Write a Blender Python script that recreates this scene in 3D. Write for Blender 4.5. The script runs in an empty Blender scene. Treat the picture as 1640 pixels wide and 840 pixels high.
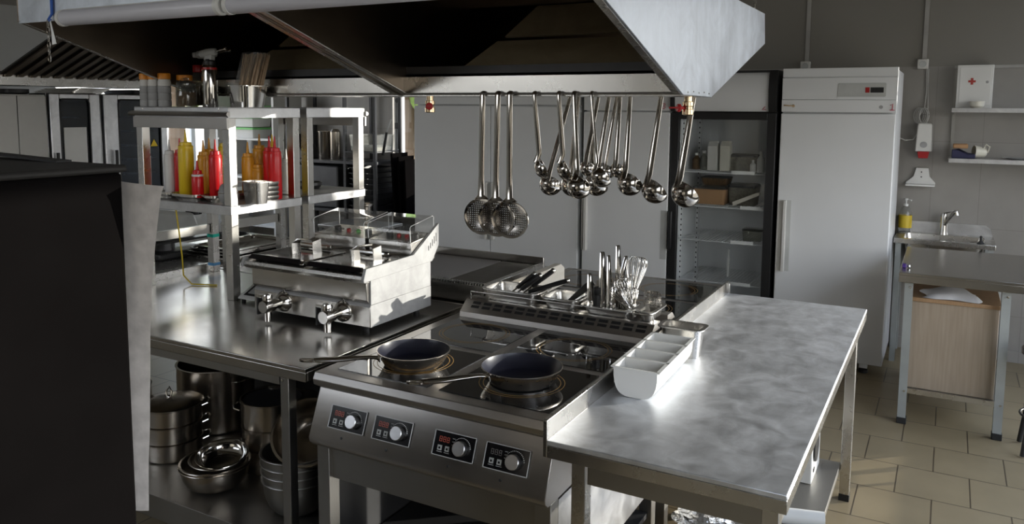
import bpy, math, random
from mathutils import Matrix, Vector
random.seed(7)
PI = math.pi
SC = bpy.context.scene
COL = SC.collection

# ------------------------------------------------------------------ camera
cam = bpy.data.objects.new('camera', bpy.data.cameras.new('camera'))
COL.objects.link(cam)
cam.data.sensor_width = 36.0
cam.data.lens = 28.0
cam.data.shift_y = -0.06916
cam.data.clip_start = 0.02
R = ((0.87639762, -0.05648141, 0.47826464), (0.48153997, 0.08871649, -0.87192239), (0.00681744, 0.99445424, 0.10494897))
cam.matrix_world = Matrix(((*R[0], 0.0), (*R[1], 0.0), (*R[2], 1.74), (0, 0, 0, 1)))
SC.camera = cam

# ------------------------------------------------------------------ light and exposure
SC.view_settings.view_transform = 'Standard'
SC.view_settings.look = 'None'
SC.view_settings.gamma = 1.0
SC.view_settings.use_curve_mapping = False
SC.view_settings.exposure = 0.75
SUN_ENERGY = 4.5
SKY_STRENGTH = 3.6
SUN_DIR = Vector((-0.751, -0.642, -0.156)).normalized()      # low sun from the back right, about 9 degrees high

w = bpy.data.worlds.new('daylight')
SC.world = w
w.use_nodes = True
nt = w.node_tree
nt.nodes.clear()
tc = nt.nodes.new('ShaderNodeTexCoord')
sep = nt.nodes.new('ShaderNodeSeparateXYZ')
rmp = nt.nodes.new('ShaderNodeValToRGB')
bg = nt.nodes.new('ShaderNodeBackground')
wo = nt.nodes.new('ShaderNodeOutputWorld')
mr = nt.nodes.new('ShaderNodeMapRange')
mr.inputs[1].default_value = -1.0
mr.inputs[2].default_value = 1.0
nt.links.new(tc.outputs['Generated'], sep.inputs[0])
nt.links.new(sep.outputs[2], mr.inputs[0])
nt.links.new(mr.outputs[0], rmp.inputs[0])
cr = rmp.color_ramp
cr.elements[0].position = 0.47
cr.elements[0].color = (0.22, 0.21, 0.19, 1)
cr.elements[1].position = 0.53
cr.elements[1].color = (1.0, 0.985, 0.96, 1)
e = cr.elements.new(0.85)
e.color = (0.60, 0.74, 1.0, 1)
nt.links.new(rmp.outputs[0], bg.inputs[0])
bg.inputs[1].default_value = SKY_STRENGTH
nt.links.new(bg.outputs[0], wo.inputs[0])

sun = bpy.data.objects.new('sun', bpy.data.lights.new('sun', 'SUN'))
COL.objects.link(sun)
sun.data.energy = SUN_ENERGY
sun.data.angle = math.radians(0.6)
sun.data.color = (1.0, 0.95, 0.86)
sun.rotation_euler = SUN_DIR.to_track_quat('-Z', 'Y').to_euler()
sun.location = (4, 5, 5)

def portal(name, loc, direction, tall, wide):
    l = bpy.data.lights.new(name, 'AREA')
    l.shape = 'RECTANGLE'
    l.size, l.size_y = wide, tall
    l.cycles.is_portal = True
    o = bpy.data.objects.new(name, l)
    COL.objects.link(o)
    o.location = loc
    o.rotation_euler = Vector(direction).to_track_quat('-Z', 'Y').to_euler()
    return o

# ------------------------------------------------------------------ materials
def nmat(name):
    m = bpy.data.materials.new(name)
    m.use_nodes = True
    t = m.node_tree
    b = t.nodes['Principled BSDF']
    return m, t, b

def rgba(c):
    return (c[0], c[1], c[2], 1.0)

def plain(name, col, rough=0.5, metal=0.0, vary=0.12, scale=6.0, coat=0.0, emis=None, spec=0.5, trans=0.0, sss=0.0):
    m, t, b = nmat(name)
    n = t.nodes.new('ShaderNodeTexNoise')
    co = t.nodes.new('ShaderNodeTexCoord')
    n.inputs['Scale'].default_value = scale
    n.inputs['Detail'].default_value = 4
    t.links.new(co.outputs['Object'], n.inputs['Vector'])
    r = t.nodes.new('ShaderNodeValToRGB')
    r.color_ramp.elements[0].position = 0.3
    r.color_ramp.elements[1].position = 0.7
    r.color_ramp.elements[0].color = rgba([max(0, x * (1 - vary)) for x in col])
    r.color_ramp.elements[1].color = rgba([min(1, x * (1 + vary)) for x in col])
    t.links.new(n.outputs['Fac'], r.inputs[0])
    t.links.new(r.outputs[0], b.inputs['Base Color'])
    b.inputs['Roughness'].default_value = rough
    b.inputs['Metallic'].default_value = metal
    b.inputs['Coat Weight'].default_value = coat
    b.inputs['Specular IOR Level'].default_value = spec
    b.inputs['Transmission Weight'].default_value = trans
    if sss:
        b.inputs['Subsurface Weight'].default_value = sss
        b.inputs['Subsurface Radius'].default_value = (0.02, 0.01, 0.005)
    if emis:
        b.inputs['Emission Color'].default_value = rgba(emis[0])
        b.inputs['Emission Strength'].default_value = emis[1]
    return m

def steel(name, col=(0.60, 0.585, 0.56), r0=0.2, r1=0.36, stretch=(2, 60, 60), blot=3.0, bump=0.003, metal=1.0, cvar=(0.93, 1.05)):
    """brushed stainless sheet: streaked and blotched roughness, a faint grain"""
    m, t, b = nmat(name)
    co = t.nodes.new('ShaderNodeTexCoord')
    mp = t.nodes.new('ShaderNodeMapping')
    mp.inputs['Scale'].default_value = stretch
    t.links.new(co.outputs['Object'], mp.inputs[0])
    n1 = t.nodes.new('ShaderNodeTexNoise')
    n1.inputs['Scale'].default_value = 1.2
    n1.inputs['Detail'].default_value = 6
    t.links.new(mp.outputs[0], n1.inputs['Vector'])
    n2 = t.nodes.new('ShaderNodeTexNoise')
    n2.inputs['Scale'].default_value = blot
    n2.inputs['Detail'].default_value = 7
    n2.inputs['Roughness'].default_value = 0.7
    n2.inputs['Distortion'].default_value = 1.0 if cvar[0] < 0.9 else 0.0
    t.links.new(co.outputs['Object'], n2.inputs['Vector'])
    mx = t.nodes.new('ShaderNodeMath')
    mx.operation = 'MULTIPLY_ADD'
    mx.inputs[1].default_value = 0.7
    ad = t.nodes.new('ShaderNodeMath')
    ad.operation = 'MULTIPLY'
    ad.inputs[1].default_value = 0.3
    t.links.new(n1.outputs['Fac'], ad.inputs[0])
    t.links.new(n2.outputs['Fac'], mx.inputs[0])
    t.links.new(ad.outputs[0], mx.inputs[2])
    rr = t.nodes.new('ShaderNodeMapRange')
    rr.inputs[1].default_value = 0.25
    rr.inputs[2].default_value = 0.75
    rr.inputs[3].default_value = r0
    rr.inputs[4].default_value = r1
    t.links.new(mx.outputs[0], rr.inputs[0])
    t.links.new(rr.outputs[0], b.inputs['Roughness'])
    cr = t.nodes.new('ShaderNodeValToRGB')
    cr.color_ramp.elements[0].position = 0.3
    cr.color_ramp.elements[1].position = 0.72
    cr.color_ramp.elements[0].color = rgba([x * cvar[0] for x in col])
    cr.color_ramp.elements[1].color = rgba([min(1, x * cvar[1]) for x in col])
    t.links.new(mx.outputs[0], cr.inputs[0])
    t.links.new(cr.outputs[0], b.inputs['Base Color'])
    b.inputs['Metallic'].default_value = metal
    if bump:
        bp = t.nodes.new('ShaderNodeBump')
        bp.inputs['Strength'].default_value = bump
        bp.inputs['Distance'].default_value = 0.02
        t.links.new(n1.outputs['Fac'], bp.inputs['Height'])
        t.links.new(bp.outputs[0], b.inputs['Normal'])
    return m

def pane(name, tint=(0.97, 0.975, 0.97), reflect=0.06, haze=0.0):
    """thin sheet glass or clear plastic: see-through with a fresnel reflection"""
    m = bpy.data.materials.new(name)
    m.use_nodes = True
    t = m.node_tree
    t.nodes.clear()
    out = t.nodes.new('ShaderNodeOutputMaterial')
    tr = t.nodes.new('ShaderNodeBsdfTransparent')
    tr.inputs[0].default_value = rgba(tint)
    gl = t.nodes.new('ShaderNodeBsdfGlossy')
    gl.inputs['Roughness'].default_value = 0.03
    fr = t.nodes.new('ShaderNodeLayerWeight')
    pw = t.nodes.new('ShaderNodeMath')
    pw.operation = 'POWER'
    pw.inputs[1].default_value = 4.0
    t.links.new(fr.outputs['Facing'], pw.inputs[0])
    ad = t.nodes.new('ShaderNodeMath')
    ad.operation = 'MULTIPLY_ADD'
    ad.use_clamp = True
    ad.inputs[1].default_value = 0.8
    ad.inputs[2].default_value = reflect
    t.links.new(pw.outputs[0], ad.inputs[0])
    mx = t.nodes.new('ShaderNodeMixShader')
    t.links.new(ad.outputs[0], mx.inputs[0])
    t.links.new(tr.outputs[0], mx.inputs[1])
    t.links.new(gl.outputs[0], mx.inputs[2])
    if haze:
        df = t.nodes.new('ShaderNodeBsdfDiffuse')
        df.inputs[0].default_value = (0.8, 0.82, 0.82, 1)
        nz = t.nodes.new('ShaderNodeTexNoise')
        nz.inputs['Scale'].default_value = 14
        ml = t.nodes.new('ShaderNodeMath')
        ml.operation = 'MULTIPLY'
        ml.inputs[1].default_value = haze * 2
        t.links.new(nz.outputs['Fac'], ml.inputs[0])
        m2 = t.nodes.new('ShaderNodeMixShader')
        t.links.new(ml.outputs[0], m2.inputs[0])
        t.links.new(mx.outputs[0], m2.inputs[1])
        t.links.new(df.outputs[0], m2.inputs[2])
        mx = m2
    t.links.new(mx.outputs[0], out.inputs[0])
    return m

def brick_mat(name, c1, c2, mortar, bw, rh, shift, msize=0.004, rough=0.35, offset=0.5, plane='xy', upper=None, split=None, bump=0.15):
    m, t, b = nmat(name)
    co = t.nodes.new('ShaderNodeTexCoord')
    sp = t.nodes.new('ShaderNodeSeparateXYZ')
    t.links.new(co.outputs['Object'], sp.inputs[0])
    cb = t.nodes.new('ShaderNodeCombineXYZ')
    ia, ib = {'xy': (0, 1), 'xz': (0, 2), 'yz': (1, 2)}[plane]
    a1 = t.nodes.new('ShaderNodeMath'); a1.operation = 'ADD'; a1.inputs[1].default_value = shift[0]
    a2 = t.nodes.new('ShaderNodeMath'); a2.operation = 'ADD'; a2.inputs[1].default_value = shift[1]
    t.links.new(sp.outputs[ia], a1.inputs[0]); t.links.new(sp.outputs[ib], a2.inputs[0])
    t.links.new(a1.outputs[0], cb.inputs[0]); t.links.new(a2.outputs[0], cb.inputs[1])
    br = t.nodes.new('ShaderNodeTexBrick')
    br.offset = offset
    br.inputs['Scale'].default_value = 1.0
    br.inputs['Mortar Size'].default_value = msize
    br.inputs['Mortar Smooth'].default_value = 0.1
    br.inputs['Bias'].default_value = 0.0
    br.inputs['Brick Width'].default_value = bw
    br.inputs['Row Height'].default_value = rh
    br.inputs['Color1'].default_value = rgba(c1)
    br.inputs['Color2'].default_value = rgba(c2)
    br.inputs['Mortar'].default_value = rgba(mortar)
    t.links.new(cb.outputs[0], br.inputs['Vector'])
    nz = t.nodes.new('ShaderNodeTexNoise'); nz.inputs['Scale'].default_value = 5; nz.inputs['Detail'].default_value = 8
    t.links.new(co.outputs['Object'], nz.inputs['Vector'])
    mr = t.nodes.new('ShaderNodeMapRange'); mr.inputs[3].default_value = 0.8; mr.inputs[4].default_value = 1.15
    t.links.new(nz.outputs['Fac'], mr.inputs[0])
    mu = t.nodes.new('ShaderNodeMix'); mu.data_type = 'RGBA'; mu.blend_type = 'MULTIPLY'; mu.inputs[0].default_value = 1.0
    t.links.new(br.outputs['Color'], mu.inputs[6]); t.links.new(mr.outputs[0], mu.inputs[7])
    col = mu.outputs[2]
    b.inputs['Roughness'].default_value = rough
    if upper:
        gt = t.nodes.new('ShaderNodeMath'); gt.operation = 'GREATER_THAN'; gt.inputs[1].default_value = split
        t.links.new(sp.outputs[2], gt.inputs[0])
        m2 = t.nodes.new('ShaderNodeMix'); m2.data_type = 'RGBA'
        t.links.new(gt.outputs[0], m2.inputs[0]); t.links.new(col, m2.inputs[6]); m2.inputs[7].default_value = rgba(upper)
        col = m2.outputs[2]
        rr = t.nodes.new('ShaderNodeMapRange'); rr.inputs[3].default_value = rough; rr.inputs[4].default_value = 0.85
        t.links.new(gt.outputs[0], rr.inputs[0]); t.links.new(rr.outputs[0], b.inputs['Roughness'])
    t.links.new(col, b.inputs['Base Color'])
    bp = t.nodes.new('ShaderNodeBump'); bp.inputs['Strength'].default_value = bump; bp.inputs['Distance'].default_value = 0.004; bp.invert = True
    t.links.new(br.outputs['Fac'], bp.inputs['Height']); t.links.new(bp.outputs[0], b.inputs['Normal'])
    return m

def perforated(name, pitch, hole, col=(0.36, 0.34, 0.31), axes=(0, 2), rough=0.22):
    """steel with round holes cut through on a regular grid"""
    m, t, b = nmat(name)
    b.inputs['Base Color'].default_value = rgba(col); b.inputs['Metallic'].default_value = 1.0; b.inputs['Roughness'].default_value = rough
    co = t.nodes.new('ShaderNodeTexCoord'); sp = t.nodes.new('ShaderNodeSeparateXYZ')
    t.links.new(co.outputs['Object'], sp.inputs[0])
    sq = []
    for k in axes:
        a = t.nodes.new('ShaderNodeMath'); a.operation = 'DIVIDE'; a.inputs[1].default_value = pitch
        t.links.new(sp.outputs[k], a.inputs[0])
        f = t.nodes.new('ShaderNodeMath'); f.operation = 'FRACT'; t.links.new(a.outputs[0], f.inputs[0])
        s = t.nodes.new('ShaderNodeMath'); s.operation = 'SUBTRACT'; s.inputs[1].default_value = 0.5; t.links.new(f.outputs[0], s.inputs[0])
        p = t.nodes.new('ShaderNodeMath'); p.operation = 'MULTIPLY'; t.links.new(s.outputs[0], p.inputs[0]); t.links.new(s.outputs[0], p.inputs[1])
        sq.append(p)
    ad = t.nodes.new('ShaderNodeMath'); ad.operation = 'ADD'; t.links.new(sq[0].outputs[0], ad.inputs[0]); t.links.new(sq[1].outputs[0], ad.inputs[1])
    gt = t.nodes.new('ShaderNodeMath'); gt.operation = 'GREATER_THAN'; gt.inputs[1].default_value = hole * hole; t.links.new(ad.outputs[0], gt.inputs[0])
    t.links.new(gt.outputs[0], b.inputs['Alpha'])
    return m

def wood(name, c1, c2, rough=0.45, stretch=(30, 30, 1.6)):
    m, t, b = nmat(name)
    co = t.nodes.new('ShaderNodeTexCoord'); mp = t.nodes.new('ShaderNodeMapping'); mp.inputs['Scale'].default_value = stretch
    t.links.new(co.outputs['Object'], mp.inputs[0])
    n = t.nodes.new('ShaderNodeTexNoise'); n.inputs['Scale'].default_value = 2; n.inputs['Detail'].default_value = 5
    t.links.new(mp.outputs[0], n.inputs['Vector'])
    r = t.nodes.new('ShaderNodeValToRGB'); r.color_ramp.elements[0].position = 0.3; r.color_ramp.elements[1].position = 0.7
    r.color_ramp.elements[0].color = rgba(c1); r.color_ramp.elements[1].color = rgba(c2)
    t.links.new(n.outputs['Fac'], r.inputs[0]); t.links.new(r.outputs[0], b.inputs['Base Color'])
    b.inputs['Roughness'].default_value = rough
    return m

M = {}
M['steel'] = steel('brushed_steel', (0.60, 0.585, 0.56), 0.22, 0.32, (6, 6, 1.5), 5, 0.0)
M['steel_left'] = steel('table_steel', (0.50, 0.48, 0.45), 0.16, 0.30, (60, 2, 60), 4)
M['steel_top'] = steel('scratched_steel', (0.78, 0.805, 0.845), 0.38, 0.62, (20, 8, 8), 11, 0.002, 1.0, (0.82, 1.15))
M['steel_hood'] = steel('shaded_greasy_hood_steel', (0.27, 0.22, 0.17), 0.24, 0.4, (3, 3, 40), 3)  # greasy steel, darkened further for the unlit inside of the hoods
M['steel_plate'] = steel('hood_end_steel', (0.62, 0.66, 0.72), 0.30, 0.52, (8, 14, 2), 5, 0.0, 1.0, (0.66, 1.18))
M['steel_panel'] = steel('cooker_steel', (0.48, 0.46, 0.44), 0.28, 0.42, (2, 70, 70), 4)
M['steel_side'] = steel('scuffed_side_steel', (0.68, 0.68, 0.69), 0.28, 0.42, (14, 14, 14), 9, 0.0, 1.0, (0.78, 1.12))
M['steel_dull'] = steel('dull_steel', (0.36, 0.35, 0.33), 0.32, 0.46, (3, 20, 20), 3)
M['scuffed'] = steel('scuffed_aluminium', (0.36, 0.36, 0.36), 0.42, 0.6, (14, 14, 14), 10, 0.0, 0.12, (0.74, 1.2))
M['lit_filter_tan'] = steel('lit_greasy_filter', (0.36, 0.30, 0.20), 0.35, 0.5, (6, 6, 30), 5, 0.0, 0.35, (0.75, 1.2))  # greasy film, its tan lightened to stand for light caught inside the hood
M['chrome'] = steel('polished_steel', (0.66, 0.64, 0.61), 0.06, 0.16, (6, 6, 6), 4, 0.0)
M['ladle_steel'] = steel('ladle_steel', (0.50, 0.47, 0.43), 0.07, 0.2, (8, 8, 8), 6, 0.0)
M['pot_steel'] = steel('pot_steel', (0.50, 0.45, 0.39), 0.16, 0.3, (3, 3, 60), 4)
M['pan_steel'] = steel('pan_steel', (0.66, 0.62, 0.57), 0.2, 0.34, (3, 3, 30), 4, 0.0)
M['iron'] = steel('griddle_iron', (0.16, 0.145, 0.13), 0.35, 0.5, (20, 20, 20), 6, 0.004)
M['rib_iron'] = steel('rib_iron', (0.17, 0.16, 0.15), 0.5, 0.6, (20, 20, 20), 6, 0.0)
M['brass'] = steel('nickel_brass', (0.72, 0.55, 0.36), 0.15, 0.25, (6, 6, 6), 4, 0.0)
M['black_glass'] = plain('ceramic_glass', (0.012, 0.012, 0.013), 0.04, 0, 0.2, 4, 0.45, spec=0.75)
M['ring'] = plain('zone_print', (0.42, 0.25, 0.07), 0.4, 0, 0.2, 30)
M['module'] = plain('module_black', (0.008, 0.008, 0.009), 0.15)
M['print'] = plain('white_print', (0.55, 0.55, 0.55), 0.5)
M['led'] = plain('red_digits', (0.20, 0.04, 0.03), 0.4, emis=((1.0, 0.22, 0.14), 0.05))
M['led_off'] = plain('grey_digits', (0.16, 0.15, 0.15), 0.4)
M['enamel'] = plain('fridge_enamel', (0.70, 0.71, 0.72), 0.32, 0, 0.02, 3)
M['enamel_grey'] = plain('grey_panel', (0.46, 0.47, 0.46), 0.4)
M['black'] = plain('black_plastic', (0.012, 0.012, 0.013), 0.4)
M['black_gloss'] = plain('black_gloss', (0.010, 0.009, 0.010), 0.2)
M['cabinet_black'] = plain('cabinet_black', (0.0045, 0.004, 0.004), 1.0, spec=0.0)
M['rubber'] = plain('black_rubber', (0.015, 0.015, 0.015), 0.7)
M['dark'] = plain('dark_steel', (0.05, 0.05, 0.052), 0.45, 0.6)
M['coating'] = plain('nonstick_coating', (0.012, 0.013, 0.024), 0.33, 0, 0.2, 20)
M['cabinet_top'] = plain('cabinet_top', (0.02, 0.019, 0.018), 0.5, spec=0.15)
M['white'] = plain('white_plastic', (0.70, 0.70, 0.685), 0.35, 0, 0.03)
M['white_dim'] = plain('offwhite_plastic', (0.60, 0.59, 0.56), 0.45, 0, 0.05)
M['cream'] = plain('cream_china', (0.62, 0.60, 0.52), 0.3)
M['paper'] = plain('printed_paper', (0.62, 0.58, 0.55), 0.85, 0, 0.14, 40)
M['red'] = plain('red_plastic', (0.62, 0.008, 0.012), 0.32, 0, 0.1, 5, sss=0.1)
M['yellow'] = plain('yellow_plastic', (0.80, 0.56, 0.02), 0.34, 0, 0.06, 5, sss=0.1)
M['amber'] = plain('amber_plastic', (0.66, 0.30, 0.012), 0.34, 0, 0.12, 5, sss=0.1)
M['orange'] = plain('orange_lid', (0.72, 0.26, 0.02), 0.45)
M['grey_plastic'] = plain('grey_plastic', (0.33, 0.33, 0.33), 0.4)
M['red_ink'] = plain('red_ink', (0.45, 0.01, 0.04), 0.6)
M['red_mark'] = plain('red_cross', (0.42, 0.05, 0.04), 0.5)
M['redcap'] = plain('red_valve_cap', (0.35, 0.008, 0.01), 0.35)
M['glass'] = pane('clear_glass')
M['fridge_glass'] = pane('door_glass', (0.95, 0.96, 0.96), 0.02)
M['oven_glass'] = pane('oven_glass', (0.35, 0.40, 0.46), 0.05)
M['clear'] = pane('clear_plastic', (0.88, 0.88, 0.86), 0.05, 0.06)
M['clear_thin'] = pane('clear_cover', (0.93, 0.93, 0.92), 0.05, 0.02)
M['frost'] = plain('frosted_edge', (0.75, 0.76, 0.76), 0.4, 0, 0.02)
M['jar_glass'] = pane('jar_glass', (0.78, 0.78, 0.72), 0.06, 0.03)
M['spice'] = plain('brown_spice', (0.10, 0.055, 0.02), 0.8, 0, 0.4, 60)
M['spice_grey'] = plain('grey_spice', (0.16, 0.15, 0.12), 0.8, 0, 0.3, 60)
M['skewer'] = wood('bamboo', (0.34, 0.22, 0.13), (0.52, 0.38, 0.25), 0.6, (60, 60, 2))
M['plank'] = wood('pale_board', (0.62, 0.57, 0.49), (0.74, 0.70, 0.62), 0.6, (14, 2, 20))
M['chest'] = wood('pale_oak_board', (0.285, 0.225, 0.165), (0.35, 0.285, 0.215), 0.5, (40, 40, 2))
M['chest_edge'] = wood('oak_edge', (0.30, 0.18, 0.09), (0.35, 0.22, 0.12), 0.5)
M['paint_leg'] = plain('grey_painted_steel', (0.29, 0.305, 0.295), 0.5)
M['navy'] = plain('navy_cloth', (0.03, 0.03, 0.07), 0.9)
M['tan'] = plain('tan_leather', (0.35, 0.20, 0.10), 0.8)
M['cable_yellow'] = plain('yellow_cable', (0.62, 0.45, 0.03), 0.5)
M['cable_grey'] = plain('grey_cable', (0.45, 0.44, 0.42), 0.5)
M['blue'] = plain('blue_strap', (0.02, 0.10, 0.45), 0.6)
M['teal'] = plain('teal_tape', (0.0, 0.42, 0.32), 0.5)
M['lightblue'] = plain('blue_tape', (0.10, 0.32, 0.62), 0.5)
M['green'] = plain('green_lid', (0.16, 0.50, 0.14), 0.5)
M['sticker'] = plain('yellow_sticker', (0.85, 0.60, 0.02), 0.5)
M['foliage'] = plain('leaves', (0.12, 0.19, 0.04), 0.8, 0, 0.6, 7)
M['bark'] = plain('bark', (0.12, 0.08, 0.05), 0.9)
M['frame'] = plain('window_frame', (0.72, 0.76, 0.80), 0.4)
M['conduit'] = plain('painted_conduit', (0.36, 0.35, 0.33), 0.6)
M['tube'] = plain('frosted_tube', (0.62, 0.62, 0.68), 0.35, 0, 0.03)
M['foil'] = steel('crumpled_foil', (0.75, 0.75, 0.75), 0.1, 0.25, (20, 20, 20), 30, 0.6)
M['bag'] = plain('white_bag', (0.66, 0.66, 0.68), 0.5, 0, 0.1, 10)
M['mesh_skim'] = perforated('perforated_steel', 0.0088, 0.26, (0.27, 0.25, 0.23))
M['mesh_turner'] = perforated('perforated_turner', 0.010, 0.24, (0.6, 0.58, 0.55))
M['floor'] = brick_mat('beige_floor_tiles', (0.265, 0.208, 0.124), (0.242, 0.190, 0.113), (0.07, 0.05, 0.03), 0.3047, 0.3213, (-0.0186 + 0.15235, -3.574), 0.0032, 0.36)
M['wall_tiled'] = brick_mat('wall_paint_over_tiles', (0.29, 0.275, 0.255), (0.305, 0.29, 0.27), (0.24, 0.225, 0.21), 0.30, 0.60, (0.10, 0.28), 0.0025, 0.28, 0.0, 'xz', (0.235, 0.222, 0.20), 2.046, 0.05)
M['wall'] = plain('wall_paint', (0.40, 0.385, 0.355), 0.85, 0, 0.04, 2)
M['wall_bright'] = plain('white_wall_paint', (0.62, 0.62, 0.60), 0.85, 0, 0.04, 2)
M['ceiling'] = plain('ceiling_paint', (0.42, 0.41, 0.39), 0.9, 0, 0.04, 2)

# ------------------------------------------------------------------ mesh building helpers
class MB:
    def __init__(s):
        s.v, s.f, s.mi = [], [], []
    def add(s, vs, fs, m=0):
        k = len(s.v)
        s.v += [tuple(p) for p in vs]
        s.f += [[i + k for i in f] for f in fs]
        s.mi += [m] * len(fs)
        return s
    def xf(s, start, mtx):
        for i in range(start, len(s.v)):
            s.v[i] = tuple(mtx @ Vector(s.v[i]))
        return s
    def box(s, x0, x1, y0, y1, z0, z1, m=0):
        return s.add([(x0, y0, z0), (x1, y0, z0), (x1, y1, z0), (x0, y1, z0), (x0, y0, z1), (x1, y0, z1), (x1, y1, z1), (x0, y1, z1)],
                     [(0, 3, 2, 1), (4, 5, 6, 7), (0, 1, 5, 4), (1, 2, 6, 5), (2, 3, 7, 6), (3, 0, 4, 7)], m)
    def prism(s, poly, axis, a0, a1, m=0):
        """2-D polygon pushed along an axis: axis x takes (y,z), y takes (x,z), z takes (x,y)"""
        def p(q, a):
            return {'x': (a, q[0], q[1]), 'y': (q[0], a, q[1]), 'z': (q[0], q[1], a)}[axis]
        n = len(poly)
        fs = [list(range(n))[::-1], list(range(n, 2 * n))] + [(i, (i + 1) % n, n + (i + 1) % n, n + i) for i in range(n)]
        return s.add([p(q, a0) for q in poly] + [p(q, a1) for q in poly], fs, m)
    def loft(s, rings, caps=(True, True), m=0, closed=True, ms=None):
        n = len(rings[0])
        fs = []
        mm = []
        for k in range(len(rings) - 1):
            for i in range(n if closed else n - 1):
                j = (i + 1) % n
                fs.append((k * n + i, k * n + j, (k + 1) * n + j, (k + 1) * n + i))
                mm.append(ms[k] if ms else m)
        if caps[0]:
            fs.append(list(range(n))[::-1]); mm.append(ms[0] if ms else m)
        if caps[1]:
            b = (len(rings) - 1) * n
            fs.append(list(range(b, b + n))); mm.append(ms[-1] if ms else m)
        k0 = len(s.v)
        s.v += [tuple(p) for r in rings for p in r]
        s.f += [[i + k0 for i in f] for f in fs]
        s.mi += mm
        return s
    def lathe(s, prof, c=(0, 0, 0), n=28, caps=(True, True), m=0, ms=None, mtx=None, sx=1.0, sy=1.0):
        st = len(s.v)
        rings = []
        for r, z in prof:
            r = max(r, 0.0002)
            rings.append([(r * sx * math.cos(2 * PI * i / n), r * sy * math.sin(2 * PI * i / n), z) for i in range(n)])
        s.loft(rings, caps, m, True, ms)
        if mtx is not None:
            s.xf(st, mtx)
        s.xf(st, Matrix.Translation(c))
        return s
    def sweep(s, pts, prof, side=None, m=0, closed=False, scale=None):
        pts = [Vector(p) for p in pts]
        rings = []
        n = len(pts)
        prev = None
        for i, p in enumerate(pts):
            if closed:
                t = pts[(i + 1) % n] - pts[i - 1]
            else:
                t = pts[min(i + 1, n - 1)] - pts[max(i - 1, 0)]
            t = t.normalized() if t.length > 1e-9 else Vector((0, 0, 1))
            if side is not None:
                b = Vector(side)
                b = (b - t * b.dot(t))
                b = b.normalized() if b.length > 1e-6 else Vector((1, 0, 0))
            else:
                if prev is None:
                    h = Vector((0, 0, 1)) if abs(t.z) < 0.9 else Vector((1, 0, 0))
                    b = t.cross(h).normalized()
                else:
                    b = prev - t * prev.dot(t)
                    b = b.normalized() if b.length > 1e-6 else t.orthogonal().normalized()
                prev = b
            nn = t.cross(b)
            k = scale[i] if scale else 1.0
            rings.append([p + b * (q[0] * k) + nn * (q[1] * k) for q in prof])
        if closed:
            rings.append(rings[0])
            return s.loft(rings, (False, False), m)
        return s.loft(rings, (True, True), m)
    def tube(s, pts, r, n=8, m=0, closed=False, scale=None):
        return s.sweep(pts, [(r * math.cos(2 * PI * i / n), r * math.sin(2 * PI * i / n)) for i in range(n)], None, m, closed, scale)
    def strip(s, pts, side, wd, th, m=0, scale=None):
        return s.sweep(pts, [(-wd / 2, -th / 2), (wd / 2, -th / 2), (wd / 2, th / 2), (-wd / 2, th / 2)], side, m, False, scale)
    def band(s, pts, side, wd, th, m=0, scale=None):
        """a flat bar with a shallow trough along it"""
        k = 5
        up = [(-wd / 2 + wd * i / k, wd * 0.13 * (1 - (2 * i / k - 1) ** 2)) for i in range(k + 1)]
        return s.sweep(pts, [(u, v) for u, v in up] + [(u, v - th) for u, v in up[::-1]], side, m, False, scale)
    def ball(s, c, r, n=20, m=0, sx=1, sy=1, sz=1):
        k = 10
        return s.lathe([(r * math.sin(PI * i / k), -r * sz * math.cos(PI * i / k)) for i in range(k + 1)], c, n, (True, True), m, sx=sx, sy=sy)
    def build(s, name, mat, parent=None, bevel=0.0, loc=None, world=True, angle=35):
        me = bpy.data.meshes.new(name)
        off = Vector((0, 0, 0))
        if parent is not None and world:
            q = parent
            while q is not None:
                off += q.location
                q = q.parent
        if loc is not None:
            off = Vector(loc)
        me.from_pydata([tuple(Vector(p) - off) for p in s.v], [], s.f)
        mats = mat if isinstance(mat, (list, tuple)) else [mat]
        for q in mats:
            me.materials.append(M[q] if isinstance(q, str) else q)
        me.polygons.foreach_set('material_index', s.mi)
        me.polygons.foreach_set('use_smooth', [True] * len(s.f))
        me.update()
        me.set_sharp_from_angle(angle=math.radians(angle))
        o = bpy.data.objects.new(name, me)
        COL.objects.link(o)
        if loc is not None:
            o.location = loc
        if parent is not None:
            o.parent = parent
        if bevel:
            b = o.modifiers.new('bevel', 'BEVEL')
            b.width = bevel
            b.segments = 2
            b.limit_method = 'ANGLE'
            b.angle_limit = math.radians(40)
            b.harden_normals = False
        return o

def rrect(cx, cy, hx, hy, r, z, k=5):
    out = []
    for ax, ay, a0 in ((1, 1, 0), (-1, 1, 90), (-1, -1, 180), (1, -1, 270)):
        for i in range(k):
            a = math.radians(a0 + 90 * i / (k - 1))
            out.append((cx + ax * (hx - r) + r * math.cos(a), cy + ay * (hy - r) + r * math.sin(a), z))
    return out

def axis_to(d, at=(0, 0, 0)):
    return Matrix.Translation(at) @ Vector(d).to_track_quat('Z', 'Y').to_matrix().to_4x4()

def tag(o, label, cat, group=None, kind=None):
    o['label'] = label
    o['category'] = cat
    if group:
        o['group'] = group
    if kind:
        o['kind'] = kind
    return o

def thing(name, label, cat, loc=(0, 0, 0), rotz=0.0, group=None):
    o = bpy.data.objects.new(name, None)
    COL.objects.link(o)
    o.empty_display_size = 0.05
    o.location = loc
    o.rotation_euler = (0, 0, rotz)
    return tag(o, label, cat, group)

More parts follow.
